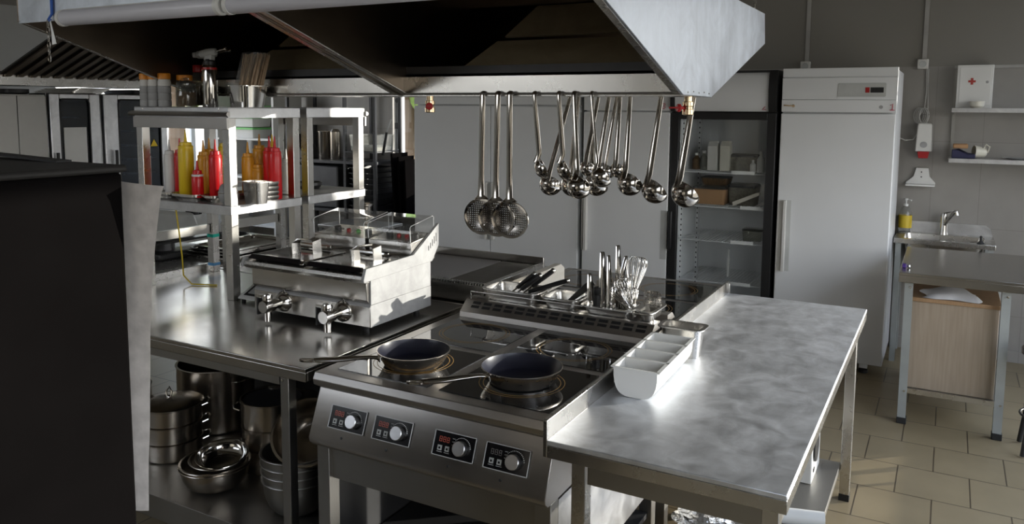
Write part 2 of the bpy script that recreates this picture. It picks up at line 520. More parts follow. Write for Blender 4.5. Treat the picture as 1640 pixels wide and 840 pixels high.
def dup(root, loc, rotz=None, label=None, group=None, rot=None):
    def cp(o, parent):
        c = o.copy()
        COL.objects.link(c)
        c.parent = parent
        for ch in list(o.children):
            cp(ch, c)
        return c
    r = cp(root, None)
    r.location = loc
    if rotz is not None:
        r.rotation_euler = (0, 0, rotz)
    if rot is not None:
        r.rotation_euler = rot
    if label:
        r['label'] = label
    if group:
        r['group'] = group
    return r

def struct(mb, name, mat, **k):
    o = mb.build(name, mat, **k)
    o['kind'] = 'structure'
    return o

def single(mb, name, mat, label, cat, loc, group=None, bevel=0.0, angle=35):
    o = mb.build(name, mat, None, bevel, loc, angle=angle)
    return tag(o, label, cat, group)

def arc(c, r, a0, a1, n, u=(1, 0, 0), v=(0, 0, 1)):
    u, v, c = Vector(u), Vector(v), Vector(c)
    return [c + u * (r * math.cos(a0 + (a1 - a0) * i / n)) + v * (r * math.sin(a0 + (a1 - a0) * i / n)) for i in range(n + 1)]

def gn_pan(mb, x0, x1, y0, y1, z0, z1, flange=0.012, taper=0.008, r=0.022, m=0):
    cx, cy, hx, hy = (x0 + x1) / 2, (y0 + y1) / 2, (x1 - x0) / 2, (y1 - y0) / 2
    t = 0.0016
    ix, iy = hx - flange, hy - flange
    mb.loft([rrect(cx, cy, ix - taper, iy - taper, r, z0), rrect(cx, cy, ix, iy, r, z1 - 0.004),
             rrect(cx, cy, hx, hy, r + 0.004, z1 - 0.004), rrect(cx, cy, hx, hy, r + 0.004, z1),
             rrect(cx, cy, ix - t, iy - t, r - t, z1), rrect(cx, cy, ix - t, iy - t, r - t, z1 - 0.012),
             rrect(cx, cy, ix - taper - t, iy - taper - t, r - t, z0 + 0.003)], (True, True), m)
    return mb

def digit(mb, ch, x0, z0, h, place, t=0.0022, m=0):
    """a stroked figure; place(u, v) gives the point for coordinates across and up"""
    S = {'1': [[(0.1, 0.75), (0.45, 1.0), (0.4, 0.0)], [(0.05, 0.0), (0.75, 0.0)]],
         '2': [[(0.05, 0.8), (0.3, 1.0), (0.6, 0.85), (0.55, 0.55), (0.0, 0.0), (0.7, 0.02)]],
         '3': [[(0.05, 0.95), (0.5, 1.0), (0.6, 0.75), (0.25, 0.52), (0.6, 0.3), (0.45, 0.02), (0.0, 0.06)]]}
    for st in S[ch]:
        mb.tube([place(x0 + h * a, z0 + h * b) for a, b in st], t, 6, m)
    return mb

# ================================================================== the room
RX, LX, BY, FY, CZ = 1.25, -7.0, 6.4, -2.6, 3.85
def wall(name, mat, axis, a0, a1, u0, u1, z0, z1, holes):
    us = sorted({u0, u1, *[h[0] for h in holes], *[h[1] for h in holes]})
    zs = sorted({z0, z1, *[h[2] for h in holes], *[h[3] for h in holes]})
    mb = MB()
    for i in range(len(us) - 1):
        for j in range(len(zs) - 1):
            um, zm = (us[i] + us[i + 1]) / 2, (zs[j] + zs[j + 1]) / 2
            if any(h[0] < um < h[1] and h[2] < zm < h[3] for h in holes):
                continue
            if axis == 'x':
                mb.box(a0, a1, us[i], us[i + 1], zs[j], zs[j + 1])
            else:
                mb.box(us[i], us[i + 1], a0, a1, zs[j], zs[j + 1])
    return struct(mb, name, mat)

struct(MB().box(LX - 0.2, RX + 0.2, FY - 0.2, BY + 0.2, -0.1, 0.0), 'floor', 'floor')
struct(MB().box(LX - 0.2, RX + 0.2, FY - 0.2, BY + 0.2, CZ, CZ + 0.1), 'ceiling', 'ceiling')
WR = [(2.2, 5.72, 0.25, 2.20), (-1.2, 1.5, 0.90, 2.68), (5.90, 6.36, 1.95, 2.95)]
WL = [(4.3, 6.3, 0.75, 2.7)]
WB = [(-4.87, -3.95, 0.9, 2.0), (0.60, 1.22, 1.95, 2.95)]
wall('wall_right', 'wall', 'x', RX, RX + 0.2, FY, BY, 0, CZ, WR)
wall('wall_left', 'wall_bright', 'x', LX - 0.2, LX, FY, BY, 0, CZ, WL)
wall('wall_back', 'wall_tiled', 'y', BY, BY + 0.2, LX - 0.2, RX + 0.2, 0, CZ, WB)
WF = [(-6.6, -3.4, 2.25, 3.4)]
wall('wall_front', 'wall', 'y', FY - 0.2, FY, LX - 0.2, RX + 0.2, 0, CZ, WF)

def window(name, axis, a, u0, u1, z0, z1, bars):
    """frame with uprights at the given places, and its panes"""
    t, d = 0.05, 0.06
    fr = MB()
    def bx(p0, p1, q0, q1):
        if axis == 'x':
            fr.box(a - d / 2, a + d / 2, p0, p1, q0, q1)
        else:
            fr.box(p0, p1, a - d / 2, a + d / 2, q0, q1)
    bx(u0, u1, z0, z0 + t); bx(u0, u1, z1 - t, z1); bx(u0, u0 + t, z0 + t, z1 - t); bx(u1 - t, u1, z0 + t, z1 - t)
    for b in bars:
        bx(b - t / 2, b + t / 2, z0 + t, z1 - t)
    f = struct(fr, name, 'frame')
    g = MB()
    if axis == 'x':
        g.box(a - 0.003, a + 0.003, u0 + t, u1 - t, z0 + t, z1 - t)
    else:
        g.box(u0 + t, u1 - t, a - 0.003, a + 0.003, z0 + t, z1 - t)
    g.build('window_pane', 'glass', f)
    return f
window('window_1', 'x', RX + 0.1, *WR[0], [])
window('fill_window_4', 'x', RX + 0.1, *WR[1], [0.15])  # unseen window, added as fill light for the paper and fridge fronts
window('sun_window_5', 'x', RX + 0.1, *WR[2], [])  # unseen high window, added to let the sun reach the overshelf ends
window('window_2', 'x', LX - 0.1, *WL[0], [5.82])
window('window_3', 'y', BY + 0.1, *WB[0], [-4.45])
window('fill_window_7', 'y', FY - 0.1, *WF[0], [-5.0])  # unseen window behind the camera, added for frontal fill light
window('sun_window_6', 'y', BY + 0.1, *WB[1], [])  # unseen window, placed to pass sun to the rear overshelf
portal('daylight_portal_right', (RX + 0.19, 3.96, 1.225), (-1, 0, 0), 1.95, 3.52)
portal('daylight_portal_near', (RX + 0.19, 0.15, 1.79), (-1, 0, 0), 1.78, 2.7)
portal('daylight_portal_high', (RX + 0.19, 6.13, 2.45), (-1, 0, 0), 1.0, 0.46)
portal('daylight_portal_behind', (-5.0, FY - 0.19, 2.825), (0, 1, 0), 1.15, 3.2)
portal('daylight_portal_left', (LX - 0.19, 5.275, 1.825), (1, 0, 0), 1.95, 2.0)
portal('daylight_portal_back', (-4.41, BY + 0.19, 1.45), (0, -1, 0), 1.1, 0.92)
struct(MB().box(-0.3, RX, BY - 0.012, BY, 0, 0.08), 'baseboard_back', 'wall_tiled')

# trees beyond the left and back windows
def tree(x, y, h, r, label):
    t = thing('tree', label, 'tree', (x, y, 0), 0, 'trees outside the far windows')
    MB().tube([(x, y, 0), (x + 0.1, y, h * 0.5), (x, y + 0.1, h * 0.8)], 0.14, 10, scale=[1, 0.8, 0.5]).build('trunk', 'bark', t)
    fo = MB()
    for i in range(60):
        a, b, q = random.uniform(0, 2 * PI), random.uniform(-1, 1), random.uniform(0.3, 1)
        fo.ball((x + r * q * math.cos(a), y + r * q * math.sin(a), h * 0.72 + r * 1.1 * b), r * random.uniform(0.16, 0.34), 9)
    fo.build('crown', 'foliage', t)
tree(-10.4, 8.2, 3.4, 0.62, 'green leafy tree outside the far left window')
tree(-7.1, 9.6, 3.4, 1.1, 'slim green tree outside the narrow back window')

# ================================================================== right worktop table
t = thing('work_table', 'scratched stainless steel work table with a raised left lip, nearest on the right', 'table', (-0.58, 2.8, 0))
mb = MB()
mb.box(-0.893, -0.280, 1.830, 3.790, 0.846, 0.860)
mb.build('tabletop', 'steel_top', t, 0.0025)
mb = MB()
mb.box(-0.893, -0.280, 1.830, 1.842, 0.812, 0.8455); mb.box(-0.893, -0.280, 3.778, 3.790, 0.812, 0.8455)
mb.box(-0.292, -0.280, 1.842, 3.778, 0.812, 0.8455); mb.box(-0.893, -0.881, 1.842, 3.778, 0.812, 0.8455)
mb.build('edge_lip', 'steel', t, 0.001)
mb = MB().box(-0.905, -0.893, 1.830, 3.812, 0.812, 0.914)
mb.box(-0.893, -0.886, 3.79, 3.812, 0.85, 0.906)
mb.build('splashback', 'steel', t, 0.0015)
mb = MB()
mb.box(-0.800, -0.342, 1.888, 1.900, 0.735, 0.845); mb.box(-0.32, -0.308, 1.90, 3.70, 0.735, 0.845); mb.box(-0.85, -0.838, 1.90, 3.70, 0.735, 0.845)
mb.build('apron', 'steel_dull', t, 0.001)
for x in (-0.845, -0.346):
    for y in (1.885, 3.690):
        lg = MB().box(x, x + 0.041, y, y + 0.041, 0.03, 0.846).build('leg', 'steel', t, 0.002)
        MB().box(x - 0.001, x + 0.042, y - 0.001, y + 0.042, 0.0, 0.03).build('foot', 'black', lg)
MB().box(-0.803, -0.349, 1.90, 3.728, 0.13, 0.16).build('undershelf', 'steel_dull', t, 0.002)

# ================================================================== the two back-to-back cookers
CX0, CX1 = -1.785, -0.915
TZ = 0.872
def quad_ring(mb, cx, cy, r0, r1, z, n=56):
    vs, fs = [], []
    for i in range(n):
        a = 2 * PI * i / n
        vs += [(cx + r0 * math.cos(a), cy + r0 * math.sin(a), z), (cx + r1 * math.cos(a), cy + r1 * math.sin(a), z)]
    for i in range(n):
        j = (i + 1) % n
        fs.append((2 * i, 2 * i + 1, 2 * j + 1, 2 * j))
    mb.add(vs, fs)

def cooker(label, fl):
    """fl maps depth so that the far one mirrors the near one"""
    t = thing('induction_cooker', label, 'cooker', (-1.35, fl(2.4), 0), 0, 'four-zone cookers standing back to back')
    P = lambda q: [(fl(y), z) for y, z in q]
    def bx(mb, x0, x1, y0, y1, z0, z1, m=0):
        a, b = sorted((fl(y0), fl(y1)))
        mb.box(x0, x1, a, b, z0, z1, m)
    top = MB()
    nose = [(1.917, TZ), (1.905, 0.850), (1.909, 0.832), (1.938, 0.815), (1.99, 0.815), (2.86, 0.815), (2.86, TZ)]
    top.prism(P(nose), 'x', CX0, CX1)
    top.build('hob_top', 'steel_panel', t, 0.002)
    bd = MB()
    bd.prism(P([(1.937, 0.816), (1.877, 0.664), (1.880, 0.648), (1.895, 0.634), (1.94, 0.634), (2.86, 0.634), (2.86, 0.816)]), 'x', CX0 + 0.004, CX1 - 0.004)
    bd.build('control_panel', 'steel_panel', t, 0.002)
    for x0, x1 in ((CX0 + 0.05, -1.378), (-1.334, CX1 - 0.04)):
        for y0, y1 in ((1.972, 2.336), (2.382, 2.728)):
            g = MB()
            bx(g, x0, x1, y0, y1, TZ, TZ + 0.0025)
            gl = g.build('glass_panel', 'black_glass', t)
            cx = -1.562 if x0 < -1.5 else -1.143
            cy = 2.158 if y0 < 2.2 else 2.556
            r = MB()
            quad_ring(r, cx, fl(cy), 0.1345, 0.1368, TZ + 0.0030)
            quad_ring(r, cx, fl(cy), 0.1215, 0.1240, TZ + 0.0030)
            r.build('zone_ring', 'ring', gl)
    v = MB()
    v.prism(P([(2.742, TZ + 0.0005), (2.746, 0.893), (2.757, 0.902), (2.797, 0.934), (2.806, 0.938), (2.86, 0.938), (2.86, TZ + 0.0005)]), 'x', CX0 + 0.035, CX1 - 0.01)
    n = 15
    for i in range(n):
        x = CX0 + 0.075 + i * 0.0515
        for k in (0.22, 0.62):
            y, z = 2.757 + 0.04 * k, 0.902 + 0.032 * k
            dy, dz = 0.0105, 0.0084
            q = P([(y - 0.0004, z + 0.0006), (y + dy - 0.0004, z + dz + 0.0006)])
            v.add([(x, *q[0]), (x + 0.038, *q[0]), (x + 0.038, *q[1]), (x, *q[1])], [(0, 1, 2, 3)], 1)
        q = P([(2.815, 0.9384), (2.825, 0.9384)])
        v.add([(x, *q[0]), (x + 0.040, *q[0]), (x + 0.040, *q[1]), (x, *q[1])], [(0, 1, 2, 3)], 1)
    v.build('vent_bar', ['steel_panel', 'black'], t, 0.0)
    # open stand below
    st = MB()
    bx(st, CX0 + 0.02, CX1 - 0.02, 1.932, 1.944, 0.515, 0.634)
    st.build('front_rail', 'steel_dull', t, 0.001)
    for x in (CX0 + 0.005, CX1 - 0.055):
        for y0 in (1.915, 2.80):
            lg = MB()
            bx(lg, x, x + 0.05, y0, y0 + 0.05, 0.0, 0.634)
            lg.build('leg', 'steel_dull', t, 0.002)
    s = MB()
    bx(s, CX0 + 0.02, CX1 - 0.02, 2.02, 2.80, 0.18, 0.20)
    s.build('undershelf', 'dark', t)
    s = MB()
    bx(s, CX1 - 0.010, CX1 - 0.004, 1.965, 2.80, 0.30, 0.628)
    s.build('side_panel', 'steel_side', t)
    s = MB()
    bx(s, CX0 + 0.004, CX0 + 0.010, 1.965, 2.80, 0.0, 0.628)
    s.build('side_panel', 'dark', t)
    # control modules on the sloping face
    sl = Vector((0, -0.06, -0.152)).normalized()
    out = Vector((0, -0.152, 0.06)).normalized()
    base = Vector((0, 1.937, 0.816))
    def F(x, d, o):
        p = Vector((x, 0, 0)) + base + sl * d + out * o
        return (p.x, fl(p.y), p.z)
    def slab(mb, x0, x1, d0, d1, o0, o1, m=0):
        mb.add([F(x0, d0, o0), F(x1, d0, o0), F(x1, d1, o0), F(x0, d1, o0), F(x0, d0, o1), F(x1, d0, o1), F(x1, d1, o1), F(x0, d1, o1)],
               [(0, 1, 2, 3), (7, 6, 5, 4), (0, 4, 5, 1), (1, 5, 6, 2), (2, 6, 7, 3), (3, 7, 4, 0)], m)
    od = Vector(F(0, 0, 1)) - Vector(F(0, 0, 0))
    for i, x0 in enumerate((-1.711, -1.533, -1.306, -1.128)):
        x1, d0, d1 = x0 + 0.145, 0.045, 0.118
        cm = MB()
        slab(cm, x0, x1, d0, d1, 0.0005, 0.004)
        for a, b, c, d in ((x0, x1, d0, d0 + 0.0022), (x0, x1, d1 - 0.0022, d1), (x0, x0 + 0.0022, d0, d1), (x1 - 0.0022, x1, d0, d1)):
            slab(cm, a, b, c, d, 0.004, 0.006, 1)
        mo = cm.build('control_module', ['module', 'print'], t)
        ds = MB()
        slab(ds, x0 + 0.016, x0 + 0.060, d0 + 0.014, d0 + 0.034, 0.004, 0.005, 0)
        for k in range(3):
            u = x0 + 0.0195 + k * 0.013
            for a, b, c, d in ((0, 0.009, 0, 0.0016), (0, 0.009, 0.0068, 0.0084), (0, 0.009, 0.0136, 0.0152), (0, 0.0016, 0, 0.0152), (0.0076, 0.0092, 0, 0.0152)):
                slab(ds, u + a, u + b, d0 + 0.0164 + c, d0 + 0.0164 + d, 0.005, 0.0056, 1)
        ds.build('digit_display', ['module', 'led' if i < 3 else 'led_off'], mo)
        for k in range(2):
            bt = MB()
            u = x0 + 0.018 + k * 0.026
            slab(bt, u, u + 0.014, d0 + 0.042, d0 + 0.057, 0.004, 0.0062)
            slab(bt, u + 0.004, u + 0.010, d0 + 0.047, d0 + 0.053, 0.0062, 0.0066, 1)
            bt.build('button', ['enamel_grey', 'module'], mo)
        pr = MB()
        kx, kd = x0 + 0.0985, d0 + 0.0395
        for k in range(20):
            a = -1.95 + k * 0.175
            cx, cd = kx + 0.0305 * math.sin(a), kd - 0.0305 * math.cos(a)
            rr = 0.0007 + 0.00004 * k
            slab(pr, cx - rr, cx + rr, cd - rr, cd + rr, 0.004, 0.0046)
        for k in range(3):
            slab(pr, x0 + 0.064, x0 + 0.074, d0 + 0.016 + 0.009 * k, d0 + 0.0172 + 0.009 * k, 0.004, 0.0046)
        for k in range(2):
            slab(pr, x0 + 0.016 + 0.026 * k, x0 + 0.034 + 0.026 * k, d0 + 0.0605, d0 + 0.0618, 0.004, 0.0046)
        pr.build('dial_scale', 'print', mo)
        kn = MB()
        kn.lathe([(0.0215, 0.0), (0.0215, 0.018), (0.020, 0.0195), (0.0, 0.0195)], n=32, mtx=axis_to(od, F(kx, kd, 0.004)))
        kn.build('knob', 'steel_side', mo)
        fx = MB()
        fx.lathe([(0.0045, 0), (0.004, 0.002), (0, 0.002)], n=12, mtx=axis_to(od, F(x0 + 0.062, 0.142, 0.0003)))
        fx.build('screw', 'dark', t)
    return t
cooker('stainless four-zone cooker facing the camera with two frying pans on it', lambda y: y)
cooker('far four-zone cooker facing the fridges behind the utensil pans', lambda y: 5.815 - y)

# ================================================================== left tables
def steel_table(label, x0, x1, y0, y1, legs, shelf, matname='steel_left', lip=False):
    t = thing('work_table', label, 'table', ((x0 + x1) / 2, (y0 + y1) / 2, 0), 0)
    mb = MB()
    mb.box(x0, x1, y0, y1, 0.845, 0.860)
    mb.box(x0, x1, y0, y0 + 0.012, 0.812, 0.846); mb.box(x0, x1, y1 - 0.012, y1, 0.812, 0.846)
    mb.box(x1 - 0.012, x1, y0 + 0.012, y1 - 0.012, 0.812, 0.846); mb.box(x0, x0 + 0.012, y0 + 0.012, y1 - 0.012, 0.812, 0.846)
    mb.build('tabletop', matname, t, 0.0025)
    if lip:
        MB().box(x0 - 0.014, x0, y0, y1, 0.812, 0.895).build('splashback', 'steel', t, 0.002)
    mb = MB()
    mb.box(x0 + 0.03, x1 - 0.14, y0 + 0.02, y0 + 0.034, 0.775, 0.845)
    mb.build('apron', 'steel_dull', t)
    for x in legs:
        for y in (y0 + 0.022, y1 - 0.06):
            lg = MB().box(x, x + 0.038, y, y + 0.038, 0.03, 0.845).build('leg', 'steel_dull', t, 0.002)
            MB().box(x - 0.001, x + 0.039, y - 0.001, y + 0.039, 0, 0.03).build('foot', 'black', lg)
            MB().lathe([(0.006, 0), (0.005, 0.003), (0, 0.004)], n=10, mtx=axis_to((0, -1, 0), (x + 0.012, y - 0.0005, 0.792))).build('bolt', 'chrome', lg)
    if shelf:
        MB().box(x0 + 0.03, x1 - 0.03, y1 - 0.020, y1 - 0.012, 0.20, 0.81).build('shade_panel', 'dark', t)  # added dark sheet standing in for shade behind the pots
        sh = MB().box(x0 + 0.03, x1 - 0.02, y0 + 0.028, y1 - 0.03, 0.181, 0.196)
        sh.box(x0 + 0.03, x1 - 0.02, y0 + 0.020, y0 + 0.03, 0.10, 0.196)
        sh.build('undershelf', 'steel_dull', t, 0.001)
    return t
steel_table('long stainless work table carrying the fryer, pots on its undershelf', -3.452, -1.855, 1.945, 2.95, (-3.40, -1.993), True, lip=True)
steel_table('stainless table behind the fryer that carries the griddle', -3.452, -1.86, 2.962, 3.93, (-3.40, -1.95), False)
steel_table('stainless table further left holding the slicer and steel trays', -4.25, -3.475, 2.0, 3.93, (-4.22, -3.54), False, 'steel')

# ================================================================== fryer
FX0, FX1, FY0, FY1 = -2.548, -1.927, 2.382, 2.792
t = thing('deep_fryer', 'stainless double countertop fryer with two lids and drain taps', 'fryer', (-2.24, 2.6, 0.86))
mb = MB()
mb.box(FX0, FX1, FY0, FY1, 0.884, 0.972)
mb.box(FX0 + 0.004, FX1 - 0.001, FY0 + 0.004, FY1, 0.972, 1.085)
mb.build('housing', 'scuffed', t, 0.002)
mb = MB()
mb.prism([(FY0 + 0.004, 0.976), (FY0 - 0.012, 0.992), (FY0 - 0.014, 1.066), (FY0 + 0.004, 1.066)], 'x', FX0 + 0.002, FX1 - 0.008)
mb.build('upper_front', 'steel_left', t, 0.002)
mb = MB().box(FX0 + 0.002, FX1 - 0.001, FY0 - 0.003, FY0, 0.886, 0.965).build('lower_front', 'steel_left', t, 0.001)
mb = MB()
pr = [(FY0 - 0.012, 1.060), (FY0 - 0.030, 1.064), (FY0 - 0.036, 1.078), (FY0 - 0.030, 1.092), (FY0 - 0.005, 1.097), (FY0 + 0.06, 1.098), (FY0 + 0.06, 1.06)]
mb.prism(pr, 'x', FX0 - 0.022, FX1 - 0.006)
mb.box(FX0 - 0.022, FX1, FY0 + 0.06, FY1 + 0.03, 1.085, 1.098)
mb.build('top_deck', 'steel', t, 0.002)
mb = MB()
mb.prism([(2.338, 1.070), (2.336, 1.080), (2.352, 1.122), (2.66, 1.128), (2.845, 1.238), (2.845, 1.145), (2.795, 1.080)], 'x', FX1 - 0.008, FX1 + 0.006)
mb.build('side_flange', 'scuffed', t, 0.0015)
mb = MB().prism([(2.338, 1.070), (2.336, 1.080), (2.352, 1.108), (2.80, 1.110), (2.795, 1.080)], 'x', FX0 - 0.03, FX0 - 0.022)
mb.build('side_flange', 'scuffed', t, 0.0015)
for k in range(5):
    MB().box(FX1 + 0.0055, FX1 + 0.0068, 2.765 + k * 0.014, 2.769 + k * 0.014, 1.13 + 0.008 * k, 1.15 + 0.012 * k).build('vent_slit', 'black', t)
for x in (FX0 + 0.04, FX1 - 0.05):
    for y in (FY0 + 0.035, FY1 - 0.04):
        MB().lathe([(0.013, 0), (0.015, 0.024)], (x, y, 0.86), 14).build('foot', 'black', t)
for i, (x0, x1) in enumerate(((FX0 + 0.004, -2.252), (-2.222, FX1 - 0.014))):
    ld = MB()
    ld.prism([(2.362, 1.100), (2.362, 1.104), (2.372, 1.116), (2.62, 1.116), (2.62, 1.100)], 'x', x0, x1)
    lo = ld.build('lid', 'chrome', t, 0.002)
    gp = MB()
    gp.prism([(2.360, 1.101), (2.352, 1.104), (2.372, 1.1195), (2.385, 1.1195), (2.385, 1.1165), (2.371, 1.1155)], 'x', x0 - 0.004, x1 - 0.02)
    gp.build('reflection_edge', 'black_gloss', lo)  # black strip imitating the dark reflection along the lid front
    hx = x0 + 0.135
    hd = MB().strip([(hx, 2.49, 1.115), (hx - 0.002, 2.488, 1.16), (hx + 0.012, 2.494, 1.176), (hx + 0.062, 2.520, 1.180), (hx + 0.078, 2.528, 1.172), (hx + 0.080, 2.530, 1.115)], (0.25, 1, 0), 0.042, 0.005)
    hd.build('handle', 'steel', lo, 0)
    bk = MB()
    bk.tube([(x0 + 0.02, 2.60, 1.13), (x1 - 0.06, 2.60, 1.13)], 0.012, 10)
    bk.tube([(x1 - 0.06, 2.60, 1.132), (x1 - 0.02, 2.625, 1.134)], 0.004, 8)
    bk.build('hinge_tube', 'chrome', lo)
for i, (x0, x1) in enumerate(((-2.462, -2.178), (-2.156, -1.936))):
    cb = MB().prism([(2.665, 1.098), (2.658, 1.176), (2.826, 1.196), (2.826, 1.098)], 'x', x0, x1)
    co = cb.build('control_box', 'steel', t, 0.002)
    cv = MB()
    n = 5
    prof = [(2.657, 1.178), (2.654, 1.238), (2.662, 1.246), (2.818, 1.272), (2.825, 1.268), (2.826, 1.198)]
    cv.loft([[(x0, y, z) for y, z in prof], [(x1, y, z) for y, z in prof]], (False, False), closed=False)
    cv.add([(x0, y, z) for y, z in prof], [list(range(6))]).add([(x1, y, z) for y, z in prof], [list(range(6))])
    cv.build('splash_cover', 'clear_thin', co, angle=60)
    ed = MB()
    for xe in (x0, x1):
        ed.tube([(xe, y, z) for y, z in prof], 0.0016, 6)
    ed.build('cover_edge', 'frost', co)
    for k, (u, mt) in enumerate(((0.25, 'black'), (0.47, 'redcap'), (0.66, 'redcap' if i else 'green'), (0.86, 'black'))):
        xk = x0 + (x1 - x0) * u
        MB().lathe([(0.016, 0), (0.015, 0.016), (0, 0.017)] if mt == 'black' else [(0.010, 0), (0.008, 0.01), (0, 0.011)], n=16,
                   mtx=axis_to((0, -0.25, 1), (xk, 2.735, 1.186))).build('control_knob' if mt == 'black' else 'indicator', mt, co)
for x in (-2.378, -2.062):
    y0 = FY0 - 0.003
    tp = MB()
    tp.lathe([(0.043, 0), (0.041, 0.008), (0.030, 0.020), (0.022, 0.028), (0.020, 0.060), (0.026, 0.063), (0.026, 0.112), (0.024, 0.117), (0, 0.117)], n=20, mtx=axis_to((0, -1, 0), (x, y0, 0.934)))
    to = tp.build('drain_tap', 'chrome', t)
    MB().lathe([(0.015, 0), (0.016, 0.030), (0.015, 0.045)], (x - 0.002, y0 - 0.088, 0.872), 16).build('spout', 'chrome', to)
    lv = MB()
    lv.lathe([(0.020, 0.0), (0.022, 0.016), (0.017, 0.030), (0, 0.034)], (x - 0.002, y0 - 0.088, 0.952), 16)
    lv.box(x - 0.050, x - 0.006, y0 - 0.100, y0 - 0.076, 0.966, 0.978)
    lv.build('valve_head', 'chrome', to)
    MB().box(x - 0.052, x - 0.044, y0 - 0.100, y0 - 0.076, 0.895, 0.968).build('lever', 'black', to, 0.001)
    MB().lathe([(0.005, 0), (0.005, 0.012), (0, 0.014)], (x + 0.01, FY0 - 0.010, 0.974), 10).build('stud', 'chrome', t)

# ================================================================== scale beside the fryer
t = thing('kitchen_scale', 'low white counter scale half hidden behind the fryer front', 'scale', (-2.68, 2.56, 0.86))
mb = MB().prism([(2.49, 0.874), (2.50, 0.884), (2.60, 0.93), (2.72, 0.93), (2.72, 0.874)], 'x', -2.775, -2.575)
mb.build('body', 'white', t, 0.004)
MB().add([(-2.755, 2.5085, 0.8895), (-2.595, 2.5085, 0.8895), (-2.595, 2.588, 0.9262), (-2.755, 2.588, 0.9262)], [(0, 1, 2, 3)]).build('bezel', 'black', t)
MB().add([(-2.74, 2.5205, 0.8962), (-2.61, 2.5205, 0.8962), (-2.61, 2.575, 0.9213), (-2.74, 2.575, 0.9213)], [(0, 1, 2, 3)]).build('display', 'enamel_grey', t)
MB().box(-2.77, -2.58, 2.61, 2.77, 0.945, 0.953).build('platter', 'steel', t, 0.002)
MB().lathe([(0.02, 0), (0.02, 0.017)], (-2.675, 2.67, 0.929), 14).build('platter_stem', 'enamel_grey', t)
for x in (-2.755, -2.595):
    for y in (2.51, 2.70):
        MB().lathe([(0.010, 0), (0.010, 0.016)], (x, y, 0.86), 10).build('foot', 'black', t)

# ================================================================== griddle on the rear left table
t = thing('griddle', 'countertop griddle with a ribbed half and a smooth half right of the fryer', 'griddle', (-2.1, 3.24, 0.86))
GX0, GX1, GY0, GY1 = -2.42, -1.748, 2.985, 3.52
mb = MB().box(GX0, -1.792, GY0 + 0.004, GY1, 0.866, 0.945).box(-1.792, GX1 - 0.03, GY0 + 0.004, GY1, 0.90, 0.945)
mb.build('body', 'steel_left', t, 0.002)
mb = MB().box(GX1 - 0.03, GX1 - 0.001, GY0, GY1, 0.915, 0.960)
mb.build('end_lip', 'steel', t, 0.003)
MB().box(-1.97, GX1 - 0.03, GY0 + 0.03, GY1 - 0.02, 0.945, 0.955).build('smooth_plate', 'iron', t)
mb = MB().box(GX0 + 0.01, -1.97, GY0 + 0.03, GY1 - 0.02, 0.945, 0.951)
for k in range(35):
    x = GX0 + 0.016 + k * 0.0122
    mb.prism([(x, 0.951), (x + 0.003, 0.9575), (x + 0.006, 0.951)], 'y', GY0 + 0.03, GY1 - 0.02, 1)
mb.build('ribbed_plate', ['iron', 'rib_iron'], t)
mb = MB()
for k in range(44):
    x = GX0 + 0.02 + k * 0.0141
    mb.box(x, x + 0.007, GY0 - 0.001, GY0 + 0.028, 0.945, 0.9555)
mb.build('front_comb', 'steel', t)
MB().box(GX0, GX1, GY1, GY1 + 0.012, 0.90, 0.992).build('back_guard', 'steel_left', t, 0.002)

# ================================================================== overshelf units on the left tables
def overshelf(label, y0, y1, front, tape):
    x0, x1 = -3.425, -2.790
    t = thing('overshelf', label, 'shelf', (-3.1, (y0 + y1) / 2, 0.86))
    p = 0.042
    for ix, x in enumerate((x0 + 0.004, x1 - p - 0.004)):
        for iy, y in enumerate((y0 + 0.004, y1 - p - 0.004)):
            po = MB().box(x, x + p, y, y + p, 0.860, 1.69).build('post', 'steel', t, 0.002)
            if tape and ix == 0 and iy == 1:
                MB().box(x - 0.0008, x + p + 0.0008, y - 0.0008, y + p + 0.0008, 1.045, 1.062).build('tape_band', 'teal', po)
                MB().box(x - 0.0008, x + p + 0.0008, y - 0.0008, y + p + 0.0008, 0.893, 0.908).build('tape_band', 'lightblue', po)
    for nm, za, zb in (('lower_shelf', 1.250, 1.293), ('top_shelf', 1.682, 1.732)):
        s = MB()
        s.box(x0, x1, y0, y1, zb - 0.003, zb)
        s.box(x0, x1, y0, y0 + 0.006, za, zb - 0.003); s.box(x0, x1, y1 - 0.006, y1, za, zb - 0.003)
        s.box(x0, x0 + 0.006, y0 + 0.006, y1 - 0.006, za, zb - 0.003); s.box(x1 - 0.006, x1, y0 + 0.006, y1 - 0.006, za, zb - 0.003)
        s.box(x0 + 0.006, x1 - 0.006, y0 + 0.006, y1 - 0.006, za + 0.012, za + 0.016)
        s.build(nm, 'steel_side', t, 0.002)
    # hanging profile along the front: a rounded nose above a plain drop panel
    f = MB()
    ya = y0 - 0.012 if front < 0 else y1 + 0.012
    yb = y0 if front < 0 else y1
    f.prism([(yb, 1.712), (ya - 0.004 * (1 if front < 0 else -1), 1.708), (ya - 0.010 * (1 if front < 0 else -1), 1.698), (ya, 1.690), (yb, 1.690)], 'x', x0 - 0.02, x1 + 0.012)
    f.build('front_nose', 'steel_panel', t)
    MB().box(x0 + 0.005, x1 + 0.003, min(ya, yb), max(ya, yb) , 1.634, 1.685).build('drop_panel', 'steel_panel', t, 0.001)
    for x in (x0 + 0.06, x1 - 0.06):
        MB().lathe([(0.005, 0), (0.004, 0.002), (0, 0.003)], n=10, mtx=axis_to((0, front, 0), (x, yb, 1.722))).build('bolt', 'chrome', t)
    r = MB().box(x0 + 0.006, x0 + 0.03, y0 + 0.05, y1 - 0.05, 1.07, 1.115)
    r.build('side_rail', 'steel_dull', t)
    return t
overshelf('two-tier steel overshelf loaded with squeeze bottles, nearest to the camera', 2.484, 2.928, -1, True)
